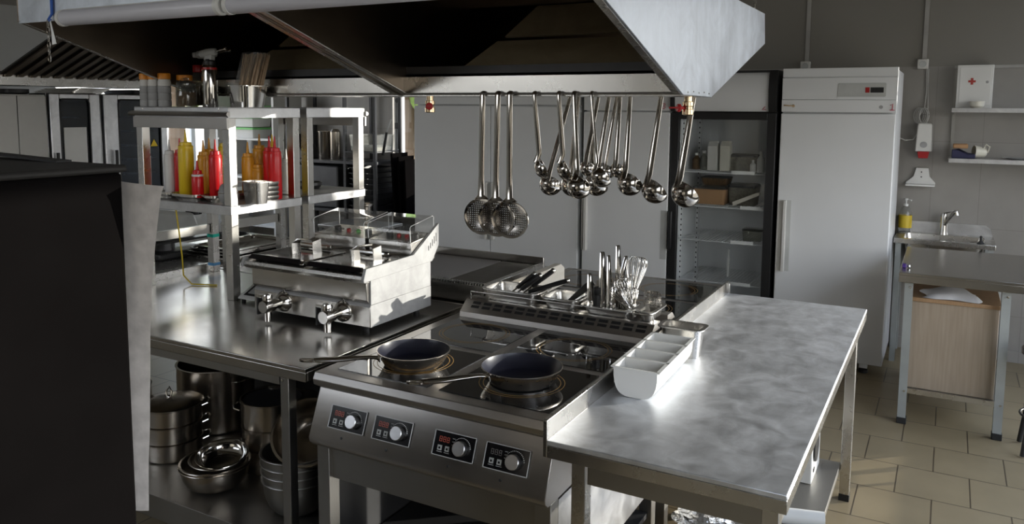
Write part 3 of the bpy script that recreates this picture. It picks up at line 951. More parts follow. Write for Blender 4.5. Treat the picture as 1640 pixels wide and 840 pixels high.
overshelf('two-tier steel overshelf standing just behind the loaded bottle shelf', 2.974, 3.416, 1, False)

# ---- squeeze bottles
def bottle_mesh(h, r, tip=0.055):
    mb = MB()
    body = h - tip - 0.035
    mb.lathe([(r * 0.9, 0), (r, 0.006), (r, body * 0.97), (r * 0.96, body), (r * 0.92, body + 0.006)], n=24)
    cap = MB()
    cap.lathe([(r * 0.97, body + 0.006), (r * 0.97, body + 0.018), (r * 0.80, body + 0.020), (r * 0.74, body + 0.035), (0.0085, body + 0.037), (0.007, body + 0.043), (0.0026, h), (0.0, h)], n=24)
    return mb, cap
def squeeze(x, y, z, h, r, mat, label, group, tip=0.055, band=None):
    t = thing('squeeze_bottle', label, 'bottle', (x, y, z), random.uniform(0, 6), group)
    b, c = bottle_mesh(h, r, tip)
    b.build('bottle_body', mat, t, world=False)
    co = c.build('nozzle_cap', mat, t, world=False)
    if band:
        MB().lathe([(r * 0.98, h - tip - 0.028), (r * 0.98, h - tip - 0.018)], n=24, caps=(False, False)).build('cap_label', band, co, world=False)
    return t
TRZ = 1.311
G1 = 'squeeze bottles on the steel trays at the front of the shelf'
squeeze(-3.335, 2.60, TRZ, 0.262, 0.027, 'white', 'white squeeze bottle, leftmost in the front tray group', G1)
squeeze(-3.272, 2.61, TRZ, 0.268, 0.027, 'red', 'red squeeze bottle right beside the white one', G1)
squeeze(-3.198, 2.585, TRZ, 0.312, 0.036, 'yellow', 'fat tall yellow squeeze bottle at the tray front between red and amber', G1, 0.06)
squeeze(-3.172, 2.70, TRZ, 0.270, 0.027, 'amber', 'amber squeeze bottle half hidden behind the fat yellow bottle', G1)
squeeze(-3.094, 2.60, TRZ, 0.264, 0.028, 'amber', 'amber squeeze bottle just behind the small red one', G1)
squeeze(-3.105, 2.74, TRZ, 0.305, 0.034, 'yellow', 'yellow squeeze bottle at the back rising above the small red one', G1, 0.06)
squeeze(-3.062, 2.535, TRZ, 0.172, 0.0265, 'red', 'small short red squeeze bottle with a white cap label', G1, 0.045, 'white')
squeeze(-2.985, 2.575, TRZ, 0.272, 0.030, 'red', 'tall red squeeze bottle just left of the shelf post', G1)
G2 = 'squeeze bottles behind the steel food pan'
squeeze(-2.985, 2.77, 1.294, 0.27, 0.030, 'amber', 'amber bottle seen just right of the front shelf post', G2)
squeeze(-2.955, 2.80, 1.294, 0.20, 0.034, 'amber', 'short wide amber bottle behind the round dark jar', G2, 0.04)
squeeze(-3.005, 2.865, 1.294, 0.305, 0.034, 'amber', 'tall amber bottle standing between post and red pair', G2)
squeeze(-2.872, 2.80, 1.294, 0.300, 0.030, 'red', 'left one of the red pair behind the steel pan', G2)
squeeze(-2.925, 2.872, 1.294, 0.305, 0.026, 'yellow', 'yellow bottle peeping out behind the red pair', G2)
squeeze(-2.826, 2.79, 1.294, 0.300, 0.031, 'red', 'right one of the red pair behind the steel pan', G2)
squeeze(-2.915, 2.56, 1.294, 0.20, 0.021, 'clear', 'clear bottle with narrow cap standing by the round dark jar', 'clear bottles on the shelves', 0.04)
t = thing('round_jar', 'round dark glass jar standing right of the front shelf post', 'jar', (-2.872, 2.545, 1.293))
MB().lathe([(0.022, 0), (0.036, 0.012), (0.046, 0.038), (0.044, 0.050), (0.045, 0.052), (0.038, 0.078), (0.028, 0.090), (0, 0.092)], (-2.872, 2.545, 1.293), 26).build('bowl', M['grey_plastic'], t)
MB().lathe([(0.0465, 0.049), (0.0475, 0.052), (0.0465, 0.055)], (-2.872, 2.545, 1.293), 26, (False, False)).build('seam_ring', 'chrome', t)
def pan_thing(name, label, cat, x0, x1, y0, y1, z0, z1, mat='steel', group=None, **k):
    mb = MB()
    gn_pan(mb, x0, x1, y0, y1, z0, z1, **k)
    return single(mb, name, mat, label, cat, ((x0 + x1) / 2, (y0 + y1) / 2, z0), group)
pan_thing('food_pan', 'small deep steel food pan on the bottle shelf', 'pan', -2.838, -2.805 + 0.10, 2.56, 2.67, 1.2935, 1.396)
G3 = 'flat steel lids stacked behind the food pan'
for k in range(4):
    single(MB().loft([rrect(-2.795 - 0.03, 2.735, 0.03, 0.045, 0.01, 1.2935 + 0.022 * k), rrect(-2.825, 2.735, 0.034, 0.05, 0.01, 1.2935 + 0.022 * k + 0.012), rrect(-2.825, 2.735, 0.034, 0.05, 0.01, 1.2935 + 0.022 * k + 0.0215)]),
           'pan_lid', 'steel', ['lowest', 'second lowest', 'third', 'topmost'][k] + ' steel lid in the little stack right of the food pan', 'lid', (-2.825, 2.735, 1.2935 + 0.022 * k), G3)
G4 = 'shallow steel trays under the bottles'
for k, (x0, x1, yy, lb) in enumerate(((-3.375, -3.235, 2.505, 'left shallow steel tray under the white and red bottles'), (-3.225, -3.035, 2.490, 'middle shallow steel tray under the small red bottle'), (-3.028, -2.925, 2.505, 'right shallow steel tray under the tall red bottle'))):
    mb = MB()
    gn_pan(mb, x0, x1, yy, yy + 0.27, 1.2935, 1.3265, 0.006, 0.022, 0.03)
    mb.box(x0 + 0.035, x1 - 0.035, yy + 0.04, yy + 0.24, 1.294, TRZ - 0.0005)
    single(mb, 'serving_tray', 'steel', lb, 'tray', ((x0 + x1) / 2, yy + 0.135, 1.2935), G4)
# second shelf unit
squeeze(-3.06, 3.10, 1.294, 0.22, 0.03, 'white_dim', 'milky squeeze bottle on the rear overshelf', 'rear overshelf bottles')
squeeze(-3.11, 3.13, 1.294, 0.22, 0.03, 'clear', 'clear squeeze bottle beside the milky one on the rear overshelf', 'rear overshelf bottles')
single(MB().lathe([(0.06, 0), (0.075, 0.02), (0.075, 0.035), (0.07, 0.035), (0.055, 0.006), (0, 0.006)], (-3.05, 3.25, 1.293), 28), 'flat_bowl', 'dark', 'dark flat bowl on the lower deck of the rear overshelf', 'bowl', (-3.05, 3.25, 1.293))
single(MB().tube([(-3.24, 2.55, 1.25), (-3.235, 2.56, 1.13), (-3.27, 2.60, 1.0), (-3.29, 2.62, 0.90), (-3.22, 2.61, 0.866), (-3.10, 2.66, 0.864)], 0.0035, 8), 'power_cable', 'cable_yellow', 'thin yellow cable hanging from the bottle shelf to the table', 'cable', (-3.24, 2.55, 0.86))

# ---- on the top shelf
TS = 1.732
def spice_jar(x, y, label):
    t = thing('spice_jar', label, 'jar', (x, y, TS), 0, 'ribbed spice jars on the top shelf')
    r = 0.030
    pr = [(r * 0.95, 0)]
    for k in range(3):
        z = 0.003 + 0.031 * k
        pr += [(r, z + 0.003), (r, z + 0.027), (r * 0.93, z + 0.029), (r * 0.93, z + 0.031)]
    MB().lathe(pr + [(0, pr[-1][1])], (x, y, TS), 24).build('jar_body', 'grey_plastic', t)
    MB().lathe([(r * 0.92, 0.096), (r * 0.98, 0.098), (r * 0.98, 0.116), (r * 0.86, 0.128)], (x, y, TS), 24, (False, False)).build('clear_neck', 'white_dim', t)
    MB().lathe([(r * 0.90, 0.128), (r * 0.98, 0.130), (r * 0.98, 0.152), (r * 0.9, 0.156), (0, 0.156)], (x, y, TS), 24).build('lid', 'orange', t)
    return t
spice_jar(-3.405 + 0.005, 2.535, 'ribbed grey orange-lidded jar at the far left end of the top shelf')
spice_jar(-3.333, 2.53, 'ribbed grey orange-lidded jar, second along the top shelf')
spice_jar(-3.262, 2.53, 'ribbed grey orange-lidded jar nearest to the clip-top glass jar')
def lid_jar(x, y, h, r, lid, label, fill='spice_grey', square=False):
    t = thing('storage_jar', label, 'jar', (x, y, TS), 0, 'lidded storage jars at the back of the top shelf')
    MB().lathe([(r * 0.9, 0), (r, 0.008), (r, h * 0.72), (r * 0.82, h * 0.82), (r * 0.82, h * 0.85)], (x, y, TS), 22).build('jar_body', 'jar_glass', t)
    MB().lathe([(r * 0.88, 0.006), (r * 0.94, 0.012), (r * 0.94, h * 0.5), (0, h * 0.52)], (x, y, TS), 18).build('contents', fill, t)
    MB().lathe([(r * 0.90, h * 0.83), (r * 0.92, h * 0.84), (r * 0.92, h * 0.985), (r * 0.86, h), (0, h)], (x, y, TS), 24).build('lid', lid, t)
lid_jar(-3.222, 2.612, 0.150, 0.040, 'orange', 'wide smooth orange-lidded jar behind the ribbed jars', 'spice')
lid_jar(-3.215, 2.692, 0.200, 0.032, 'redcap', 'red-lidded jar at the back of the top shelf', 'spice')
lid_jar(-3.130, 2.680, 0.205, 0.034, 'orange', 'tall orange-capped jar behind the clip-top glass jar', 'spice')
t = thing('clip_jar', 'clip-top glass jar with brown spice, left of the torches', 'jar', (-3.128, 2.545, TS))
MB().lathe([(0.044, 0), (0.047, 0.008), (0.047, 0.078), (0.042, 0.090), (0.044, 0.094), (0.044, 0.10)], (-3.128, 2.545, TS), 26).build('jar_body', 'jar_glass', t)
MB().lathe([(0.040, 0.004), (0.0435, 0.010), (0.0435, 0.066), (0, 0.068)], (-3.128, 2.545, TS), 20).build('contents', 'spice', t)
MB().lathe([(0.044, 0.1005), (0.044, 0.108), (0.030, 0.116), (0.010, 0.122), (0.014, 0.132), (0, 0.137)], (-3.128, 2.545, TS), 24).build('glass_lid', 'jar_glass', t)
MB().tube([(-3.174, 2.545, TS + 0.085), (-3.182, 2.545, TS + 0.105), (-3.155, 2.535, TS + 0.128), (-3.10, 2.535, TS + 0.128)], 0.0018, 6).build('wire_clip', 'chrome', t)
def torch(x, y, label, turn):
    t = thing('gas_torch', label, 'torch', (x, y, TS), turn, 'gas torches on the top shelf')
    MB().lathe([(0.030, 0), (0.032, 0.004), (0.032, 0.178), (0.030, 0.184), (0.024, 0.192), (0, 0.192)], (0, 0, 0), 26).build('gas_can', 'chrome', t, world=False)
    MB().lathe([(0.0325, 0.168), (0.0325, 0.178)], (0, 0, 0), 26, (False, False)).build('red_trim', 'redcap', t, world=False)
    MB().lathe([(0.026, 0.188), (0.027, 0.192), (0.027, 0.206), (0.018, 0.210), (0.017, 0.216), (0, 0.216)], (0, 0, 0), 22).build('collar', 'black', t, world=False)
    h = MB()
    h.lathe([(0.010, -0.058), (0.017, -0.05), (0.020, -0.02), (0.019, 0.015), (0.016, 0.032), (0.012, 0.036)], n=18, mtx=axis_to((1, 0, 0.12), (0.004, 0, 0.245)))
    h.box(-0.018, 0.022, -0.013, 0.013, 0.212, 0.24)
    h.build('burner_head', 'enamel_grey', t, 0.002, world=False)
    MB().lathe([(0.014, 0), (0.012, 0.015), (0, 0.017)], n=14, mtx=axis_to((-1, 0, -0.1), (-0.052, 0, 0.239))).build('gas_knob', 'grey_plastic', t, world=False)
    n = MB()
    n.lathe([(0.005, 0), (0.0045, 0.050), (0.0075, 0.056), (0.0085, 0.064), (0.007, 0.066), (0, 0.066)], n=12, mtx=axis_to((1, 0, 0.18), (0.036, 0, 0.25)))
    n.build('nozzle', 'chrome', t, world=False)
torch(-3.040, 2.600, 'left silver gas torch, its head hidden by its twin', 0.75)
torch(-2.968, 2.545, 'right silver gas torch with its nozzle pointing right', 0.12)
# skewers standing in a pan
t = thing('food_pan', 'small steel pan holding the bundle of wooden skewers', 'pan', (-2.82, 2.635, TS))
mb = MB(); gn_pan(mb, -2.890, -2.755, 2.555, 2.715, TS, TS + 0.098, 0.006, 0.012, 0.03)
mb.build('pan_body', 'chrome', t)
t = thing('skewer_bundle', 'bundle of wooden skewers wrapped in clear film', 'skewers', (-2.829, 2.632, TS + 0.004))
for k in range(90):
    a, q = random.uniform(0, 2 * PI), math.sqrt(random.random())
    bx, by = -2.829 + 0.046 * q * math.cos(a), 2.632 + 0.052 * q * math.sin(a)
    tx, ty = bx + 0.055 + 0.018 * q * math.cos(a), by + 0.01
    MB().tube([(bx, by, TS + 0.006), (tx, ty, TS + 0.240 + random.uniform(-0.008, 0.004))], 0.0032, 5).build('skewer', 'skewer', t)
mb = MB()
mb.loft([[(-2.829 + 0.055 * f + (0.050 + 0.018 * f) * math.cos(2 * PI * i / 20), 2.632 + 0.01 * f + (0.056 + 0.006 * f) * math.sin(2 * PI * i / 20) * (0.95 + 0.05 * math.sin(i * 2.3)), TS + 0.11 + 0.135 * f) for i in range(20)] for f in (0.0, 0.3, 0.6, 0.85, 1.0)], (False, False))
mb.build('clear_wrap', 'clear', t)
single(MB().lathe([(0.018, 0), (0.020, 0.004), (0.021, 0.045), (0.024, 0.047), (0.024, 0.06), (0.021, 0.06), (0.019, 0.006), (0, 0.006)], (-2.93, 2.65, TS), 20), 'metal_cup', 'chrome', 'small metal cup between torches and skewers on the top shelf', 'cup', (-2.93, 2.65, TS))

# ================================================================== extraction hoods over the island
HPROF = [(1.885, 2.065), (2.730, 1.787), (3.100, 1.784), (4.060, 2.058), (4.030, 2.200), (1.885, 2.200)]
def hood(label, x0, x1, last):
    t = thing('extraction_hood', label, 'hood', ((x0 + x1) / 2, 2.9, 1.79), 0, 'island hoods hung side by side')
    for xa, xb, side in ((x0, x0 + 0.010, 1), (x1 - 0.010, x1, -1)):
        p = MB().prism(HPROF, 'x', xa, xb)
        fx = (xb, xb + (0.012 if x0 < -3 else 0.026)) if side > 0 else (xa - 0.026, xa)
        for (ya, za), (yb, zb) in ((HPROF[0], HPROF[1]), (HPROF[2], HPROF[3])):
            p.prism([(ya, za), (yb, zb), (yb, zb + 0.006), (ya, za + 0.006)], 'x', *fx, 1)
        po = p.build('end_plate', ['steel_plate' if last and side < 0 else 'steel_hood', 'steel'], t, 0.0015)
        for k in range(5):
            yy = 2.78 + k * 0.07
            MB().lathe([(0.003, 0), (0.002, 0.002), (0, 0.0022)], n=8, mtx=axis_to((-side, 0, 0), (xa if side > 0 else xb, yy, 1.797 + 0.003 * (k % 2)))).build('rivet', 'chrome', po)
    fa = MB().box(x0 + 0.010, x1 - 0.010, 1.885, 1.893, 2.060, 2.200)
    fa.mi[4] = 1  # inner face takes the darkened inside steel
    fa.build('front_fascia', ['steel_plate', 'steel_hood'], t)
    MB().box(x0 + 0.010, x1 - 0.010, 4.030, 4.040, 2.062, 2.200).build('back_fascia', 'steel_hood', t)
    r = MB().box(x0 + 0.010, x1 - 0.010, 1.893, 2.6, 2.185, 2.200)
    r.box(x0 + 0.010, x1 - 0.010, 3.25, 4.03, 2.185, 2.200)
    r.box(x0 + 0.010, x1 - 0.010, 2.6, 3.25, 2.30, 2.31); r.box(x0 + 0.010, x1 - 0.010, 2.59, 2.6, 2.185, 2.31); r.box(x0 + 0.010, x1 - 0.010, 3.25, 3.26, 2.185, 2.31)
    r.box(x0 + 0.010, x0 + 0.014, 2.6, 3.25, 2.185, 2.30); r.box(x1 - 0.014, x1 - 0.010, 2.6, 3.25, 2.185, 2.30)
    r.build('roof', 'steel_hood', t)
    g = MB()
    g.box(x0 + 0.010, x1 - 0.010, 2.730, 2.736, 1.787, 1.862); g.box(x0 + 0.010, x1 - 0.010, 3.094, 3.100, 1.787, 1.862)
    g.box(x0 + 0.010, x1 - 0.010, 2.730, 3.100, 1.784, 1.788)
    g.build('grease_gutter', 'steel', t)
    b = MB()
    b.prism([(3.100, 1.868), (3.105, 1.860), (4.03, 2.100), (4.03, 2.108)], 'x', x0 + 0.010, x1 - 0.010)
    b.build('back_slope', 'steel_hood', t)
    d = MB()
    d.box(x0 + 0.010, x1 - 0.010, 2.752, 2.762, 1.868, 1.905); d.box(x0 + 0.010, x1 - 0.010, 2.752, 3.07, 1.868, 1.874)
    d.build('shaded_gap_strip', 'dark', t)  # dark strip put in for the shaded gap above the gutter
    f = MB()
    q = [(x0 + 0.24, 2.775, 1.880), (x1 - 0.05, 2.775, 1.880), (x1 - 0.10, 2.875, 2.010), (x0 + 0.38, 2.875, 2.010)]  # slanted outline shaped after the lit area inside the hood
    f.add(q + [(x, y + 0.012, z - 0.006) for x, y, z in q], [(0, 1, 2, 3), (7, 6, 5, 4), (0, 4, 5, 1), (1, 5, 6, 2), (2, 6, 7, 3), (3, 7, 4, 0)])
    f.build('filter_panel', 'lit_filter_tan', t, 0.001)
    f = MB()
    q = [(x0 + 0.40, 2.90, 2.030), (x1 - 0.11, 2.90, 2.030), (x1 - 0.16, 3.0, 2.160), (x0 + 0.50, 3.0, 2.160)]
    f.add(q + [(x, y + 0.012, z - 0.006) for x, y, z in q], [(0, 1, 2, 3), (7, 6, 5, 4), (0, 4, 5, 1), (1, 5, 6, 2), (2, 6, 7, 3), (3, 7, 4, 0)])
    f.build('filter_panel', 'lit_filter_tan', t, 0.001)
    for y, z in ((2.7165, 1.7935), (3.1135, 1.7935)):
        MB().tube([(x0 + 0.03, y, z), (x1 - 0.03, y, z)], 0.0035, 8).build('hook_rail', 'steel_dull', t)
    return t
hood('left steel extraction hood above the bottle shelves', -3.295, -2.036, False)
hood('right steel extraction hood above the hanging ladles', -2.030, -0.820, True)

def valve(x, y, label, sx):
    t = thing('drain_valve', label, 'valve', (x, y, 1.74), 0, 'brass drain valves under the hood gutter')
    v = MB()
    v.lathe([(0.014, 0.012), (0.015, 0.014), (0.015, -0.006), (0.020, -0.008), (0.020, -0.022), (0.017, -0.026), (0.018, -0.034), (0.021, -0.036), (0.021, -0.054), (0.014, -0.057), (0.0, -0.057)][::-1], (x, y, 1.772), 18)
    v.build('valve_body', 'brass', t)
    MB().lathe([(0.006, 0), (0.006, 0.014), (0.015, 0.016), (0.015, 0.024), (0.012, 0.028), (0, 0.028)], n=16, mtx=axis_to((sx, -1, 0), (x + sx * 0.012, y - 0.014, 1.742))).build('cap_nut', 'redcap', t)
    MB().box(x + min(0, sx) * 0.06 + max(0, sx) * 0.012, x + max(0, sx) * 0.06 + min(0, sx) * 0.012, y - 0.044, y - 0.036, 1.739, 1.746).build('lever', 'redcap', t, 0.001)
    MB().tube([(x, y, 1.77), (x, y, 1.85)], 0.007, 10).build('pipe', 'chrome', t)
valve(-1.900, 2.752, 'brass valve with red lever at the left end of the right hood', 0.6)
valve(-0.862, 2.93, 'brass valve with red cap at the right end of the right hood', -1)

# tube lamps along the front edge of the hoods
def tube_lamp(x0, x1, label):
    t = thing('tube_lamp', label, 'lamp', ((x0 + x1) / 2, 1.85, 2.03), 0, 'unlit tube lamps under the hood front')
    MB().box(x0 + 0.01, x1 - 0.01, 1.853, 1.885, 2.072, 2.094).build('lamp_base', 'white_dim', t, 0.003)
    MB().lathe([(0.026, 0), (0.029, 0.01), (0.029, x1 - x0 - 0.04), (0.026, x1 - x0 - 0.03)], n=20, mtx=axis_to((1, 0, 0), (x0 + 0.015, 1.853, 2.061))).build('diffuser', 'tube', t)
    for x, d in ((x0, 1), (x1, -1)):
        MB().lathe([(0.024, 0), (0.031, 0.006), (0.031, 0.022)], n=20, mtx=axis_to((d, 0, 0), (x, 1.853, 2.061))).build('end_cap', 'white', t)
tube_lamp(-2.955, -2.085, 'unlit frosted tube lamp, left one under the hood front edge')
tube_lamp(-2.070, -1.15, 'unlit frosted tube lamp, right one under the hood front edge')

def chain(x, y, z0, z1, label, r=0.009):
    mb = MB()
    n = max(2, int((z1 - z0) / (r * 2.6)))
    st = (z1 - z0) / n
    for k in range(n):
        zc = z0 + st * (k + 0.5)
        pts = []
        for i in range(12):
            a = 2 * PI * i / 12
            u, v = r * 0.55 * math.cos(a), (st * 0.62) * math.sin(a)
            pts.append((x + (u if k % 2 else 0), y + (0 if k % 2 else u), zc + v))
        mb.tube(pts, 0.0016, 5, closed=True)
    return single(mb, 'hanging_chain', 'chrome', label, 'chain', (x, y, z0))
chain(-0.83, 3.845, 2.20, CZ, 'steel chain holding the right hood at its back corner')
chain(-3.085, 1.880, 1.905, 2.064, 'short loose chain dangling under the left hood front corner')
t = thing('pull_strap', 'blue strap with a white tag hanging at the left hood corner', 'strap', (-3.05, 1.86, 2.06))
MB().strip([(-3.054, 1.879, 2.36), (-3.052, 1.879, 2.20), (-3.054, 1.879, 2.085), (-3.062, 1.870, 2.066), (-3.044, 1.866, 2.058)], (1, 0, 0), 0.013, 0.004).build('blue_band', 'blue', t)
MB().strip([(-3.047, 1.866, 2.062), (-3.028, 1.862, 2.010), (-3.020, 1.862, 1.968)], (1, 0.2, 0), 0.013, 0.002, scale=[0.5, 0.8, 1.5]).build('white_tag', 'white', t)

# ================================================================== ladles and skimmers on the gutter
def hook_pts(x, y, d, zr=1.7935):
    """a small hook bent over the rail at height zr; d = side the handle hangs on (-1 towards the camera)"""
    return [(x, y - d * 0.0075, zr - 0.008), (x, y - d * 0.0075, zr + 0.001), (x, y - d * 0.004, zr + 0.0065), (x, y, zr + 0.0075), (x, y + d * 0.005, zr + 0.0055), (x, y + d * 0.0075, zr - 0.002)]
def ladle(xt, y, cb, r, ax, label, group, d=-1, wd=0.021, at=None, depth=1.0):
    t = thing('ladle', label, 'ladle', (xt, y, 1.7935), 0, group)
    a = Vector(ax).normalized()
    c = Vector(cb)
    dirn = Vector(at) if at else (Vector((xt, y, 1.79)) - c)
    dd = (dirn - a * dirn.dot(a))
    dd = dd.normalized()
    rim = c + dd * r
    neck = rim + Vector((0, 0, 0.018)) + dd * 0.003
    top = Vector((xt, y + d * 0.0085, 1.786))
    h = MB()
    pts = hook_pts(xt, y, d) + [top] + [top.lerp(neck, k / 6) for k in range(1, 7)] + [rim - a * r * 0.25 + dd * 0.0015, c + (dd * 0.86 - a * 0.52) * (r * 1.01)]
    n = len(pts)
    sc = [0.8] * 7 + [0.85, 0.9, 0.95, 1.0, 1.0, 1.05, 1.0, 0.8][:n - 7]
    sc += [1.0] * (n - len(sc))
    h.band(pts, (1, 0.0, 0), wd, 0.0028, 0, sc)
    h.build('handle', 'ladle_steel', t, 0.0008)
    b = MB()
    k = 9
    prof = [(r * math.sin(PI / 2 * i / k), -r * depth * math.cos(PI / 2 * i / k)) for i in range(k + 1)] + [(r * 1.02, 0.001)]
    prof += [(r * 0.96 * math.sin(PI / 2 * i / k), -r * depth * 0.95 * math.cos(PI / 2 * i / k)) for i in range(k, -1, -1)]
    b.lathe(prof, n=26, mtx=axis_to(a, c))
    b.build('bowl', 'ladle_steel', t)
    return t
YF, YB = 2.7165, 3.1135
GF, GB = 'ladles hooked on the near side of the gutter', 'ladles hooked on the far side of the gutter'
ladle(-1.392, YF, (-1.352, 2.715, 1.510), 0.040, (0.85, 0.25, 0.45), 'lone ladle with a tipped bowl, first right of the skimmers', GF, depth=0.9)
ladle(-1.290, YF, (-1.254, 2.715, 1.507), 0.041, (0.88, 0.25, 0.42), 'ladle with a tipped bowl above the ladle cluster', GF, depth=0.9)
ladle(-1.228, YF, (-1.199, 2.705, 1.447), 0.046, (0.05, 0.90, 0.42), 'ladle in front of the cluster showing its round back', GF, at=(0, -0.1, 1))
ladle(-1.158, YF, (-1.112, 2.712, 1.490), 0.041, (0.35, 0.72, 0.55), 'thin-handled ladle leaning right in front of the cluster', GF, wd=0.013, at=(-0.1, -0.2, 1))
ladle(-1.432, YB, (-1.496, 3.075, 1.412), 0.050, (0.05, 0.72, 0.62), 'ladle lowest on the left of the cluster, behind', GB, 1)
ladle(-1.394, YB, (-1.440, 3.180, 1.405), 0.054, (0.05, 0.72, 0.62), 'ladle second from left at the back of the cluster', GB, 1)
ladle(-1.330, YB, (-1.325, 3.175, 1.415), 0.054, (0.25, 0.70, 0.62), 'big ladle right behind the round-backed one', GB, 1)
ladle(-1.302, YB, (-1.328, 3.085, 1.488), 0.035, (0.05, 0.72, 0.62), 'small ladle left of the crossing handles, behind', GB, 1, 0.018)
ladle(-1.255, YB, (-1.280, 3.108, 1.490), 0.033, (0.05, 0.72, 0.62), 'small ladle in the middle of the crossing handles, behind', GB, 1, 0.022)
ladle(-1.221, YB, (-1.250, 3.112, 1.478), 0.034, (0.15, 0.70, 0.62), 'small ladle slanting down left of the bright small one', GB, 1, 0.018)
ladle(-1.206, YB, (-1.201, 3.108, 1.485), 0.035, (0.05, 0.72, 0.62), 'bright small ladle hanging straight, sixth from the right end cluster', GB, 1, 0.021)
ladle(-1.162, YB, (-1.150, 3.112, 1.432), 0.054, (0.12, 0.72, 0.60), 'large ladle hanging straight, third from the right end', GB, 1, 0.022)
ladle(-1.030, YB, (-1.040, 3.112, 1.410), 0.057, (0.38, 0.66, 0.60), 'large ladle second from the right end', GB, 1, 0.025)
ladle(-0.898, YB, (-0.912, 3.112, 1.405), 0.060, (0.38, 0.66, 0.60), 'large ladle at the right end below the red-capped valve', GB, 1, 0.027)

def skimmer(x, xc, y, zc, label):
    t = thing('skimmer', label, 'skimmer', (x, y, 1.7935), 0, 'perforated skimmers on the gutter')
    rx, rz = 0.083, 0.074
    h = MB()
    top = Vector((x, y - 0.0085, 1.786))
    nk = Vector((xc - 0.004, y - 0.010, zc + rz + 0.012))
    pts = hook_pts(x, y, -1) + [top] + [top.lerp(nk, k / 5) for k in range(1, 6)] + [(xc - 0.003, y - 0.011, zc + rz - 0.004)]
    h.band(pts, (1, 0, 0), 0.0255, 0.0032, 0, [0.95] * 7 + [1, 1, 1, 1.0, 1.2, 2.6])
    h.build('handle', 'ladle_steel', t, 0.0008)
    n = 40
    d = MB()
    rings = []
    for f, dy in ((0.02, 0.016), (0.35, 0.0145), (0.70, 0.009), (0.86, 0.003)):
        rings.append([(rx * f * math.cos(2 * PI * i / n), dy, rz * f * math.sin(2 * PI * i / n)) for i in range(n)])
    d.loft(rings, (True, False))
    bo = d.build('perforated_disc', 'mesh_skim', t, world=False)
    bo.location = (xc - x, -0.011, zc - 1.7935)
    e = MB()
    rings = []
    for f, dy in ((0.855, 0.0032), (0.93, 0.0005), (0.985, -0.001), (1.0, 0.001), (0.985, 0.003), (0.93, 0.0035), (0.855, 0.0045)):
        rings.append([(rx * f * math.cos(2 * PI * i / n), dy, rz * f * math.sin(2 * PI * i / n)) for i in range(n)])
    e.loft(rings, (False, False))
    eo = e.build('rim', 'ladle_steel', t, world=False)
    eo.location = (xc - x, -0.011, zc - 1.7935)
skimmer(-1.627, -1.628, 2.7265, 1.303, 'perforated skimmer at the left, partly behind the middle one')
skimmer(-1.553, -1.556, 2.7185, 1.302, 'perforated skimmer in the middle of the three')
skimmer(-1.496, -1.490, 2.7105, 1.302, 'perforated skimmer in front, whole disc in view')

# ================================================================== frying pans
def frying_pan(x, y, r, hdir, hlen, label, rise=0.03):
    t = thing('frying_pan', label, 'pan', (x, y, TZ + 0.0033), 0, 'frying pans on the cooker')
    z = TZ + 0.0035
    rb = r * 0.80
    b = MB()
    b.lathe([(rb * 0.95, z), (rb, z + 0.003), (rb * 1.02, z + 0.008), (r * 0.96, z + 0.040), (r, z + 0.049), (r, z + 0.051), (r - 0.003, z + 0.051)], (x, y, 0), 48, (True, False))
    b.build('pan_body', 'pan_steel', t)
    c = MB()
    c.lathe([(r - 0.003, z + 0.0508), (r * 0.95, z + 0.042), (rb * 0.96, z + 0.009), (rb * 0.88, z + 0.0055), (0.0, z + 0.0055)], (x, y, 0), 48, (False, True))
    c.build('coated_inside', 'coating', t)
    d = Vector((*hdir, 0)).normalized()
    s0 = Vector((x, y, z + 0.036)) + d * (r * 0.975)
    up = Vector((0, 0, 1))
    pts = [s0 + d * (hlen * f) + up * g for f, g in ((0, 0.0), (0.06, 0.006), (0.14, 0.010), (0.35, 0.014), (0.6, rise * 0.6), (0.78, rise * 0.78), (0.86, rise * 0.86))]
    side = d.cross(up)
    hd = MB()
    hd.sweep(pts, [(0.0125 * math.cos(2 * PI * i / 12), 0.0078 * math.sin(2 * PI * i / 12)) for i in range(12)], side, 0, False, [0.9, 0.85, 0.8, 1.0, 1.15, 1.15, 1.0])
    e0 = s0 + d * (hlen * 0.94) + up * (rise * 0.93)
    lp = [e0 + d * (0.020 * math.cos(a) * 1.25) + side * (0.0115 * math.sin(a)) + up * (0.004 * math.cos(a)) for a in [2 * PI * i / 18 for i in range(18)]]
    hd.tube(lp, 0.0042, 8, closed=True)
    ho = hd.build('handle', 'ladle_steel', t)
    rv = MB()
    for k in (-1, 1):
        rv.ball(tuple(s0 + side * 0.008 * k - up * 0.004 - d * 0.001), 0.004, 10)
    rv.strip([s0 - up * 0.012 - d * 0.0005, s0 + up * 0.008 + d * 0.001], side, 0.028, 0.003)
    rv.build('handle_bracket', 'ladle_steel', t)
frying_pan(-1.545, 2.135, 0.124, (-0.545, -0.84), 0.250, 'frying pan on the left front zone, handle over the left table')
frying_pan(-1.150, 2.170, 0.131, (-0.47, -0.88), 0.262, 'larger frying pan on the right front zone')

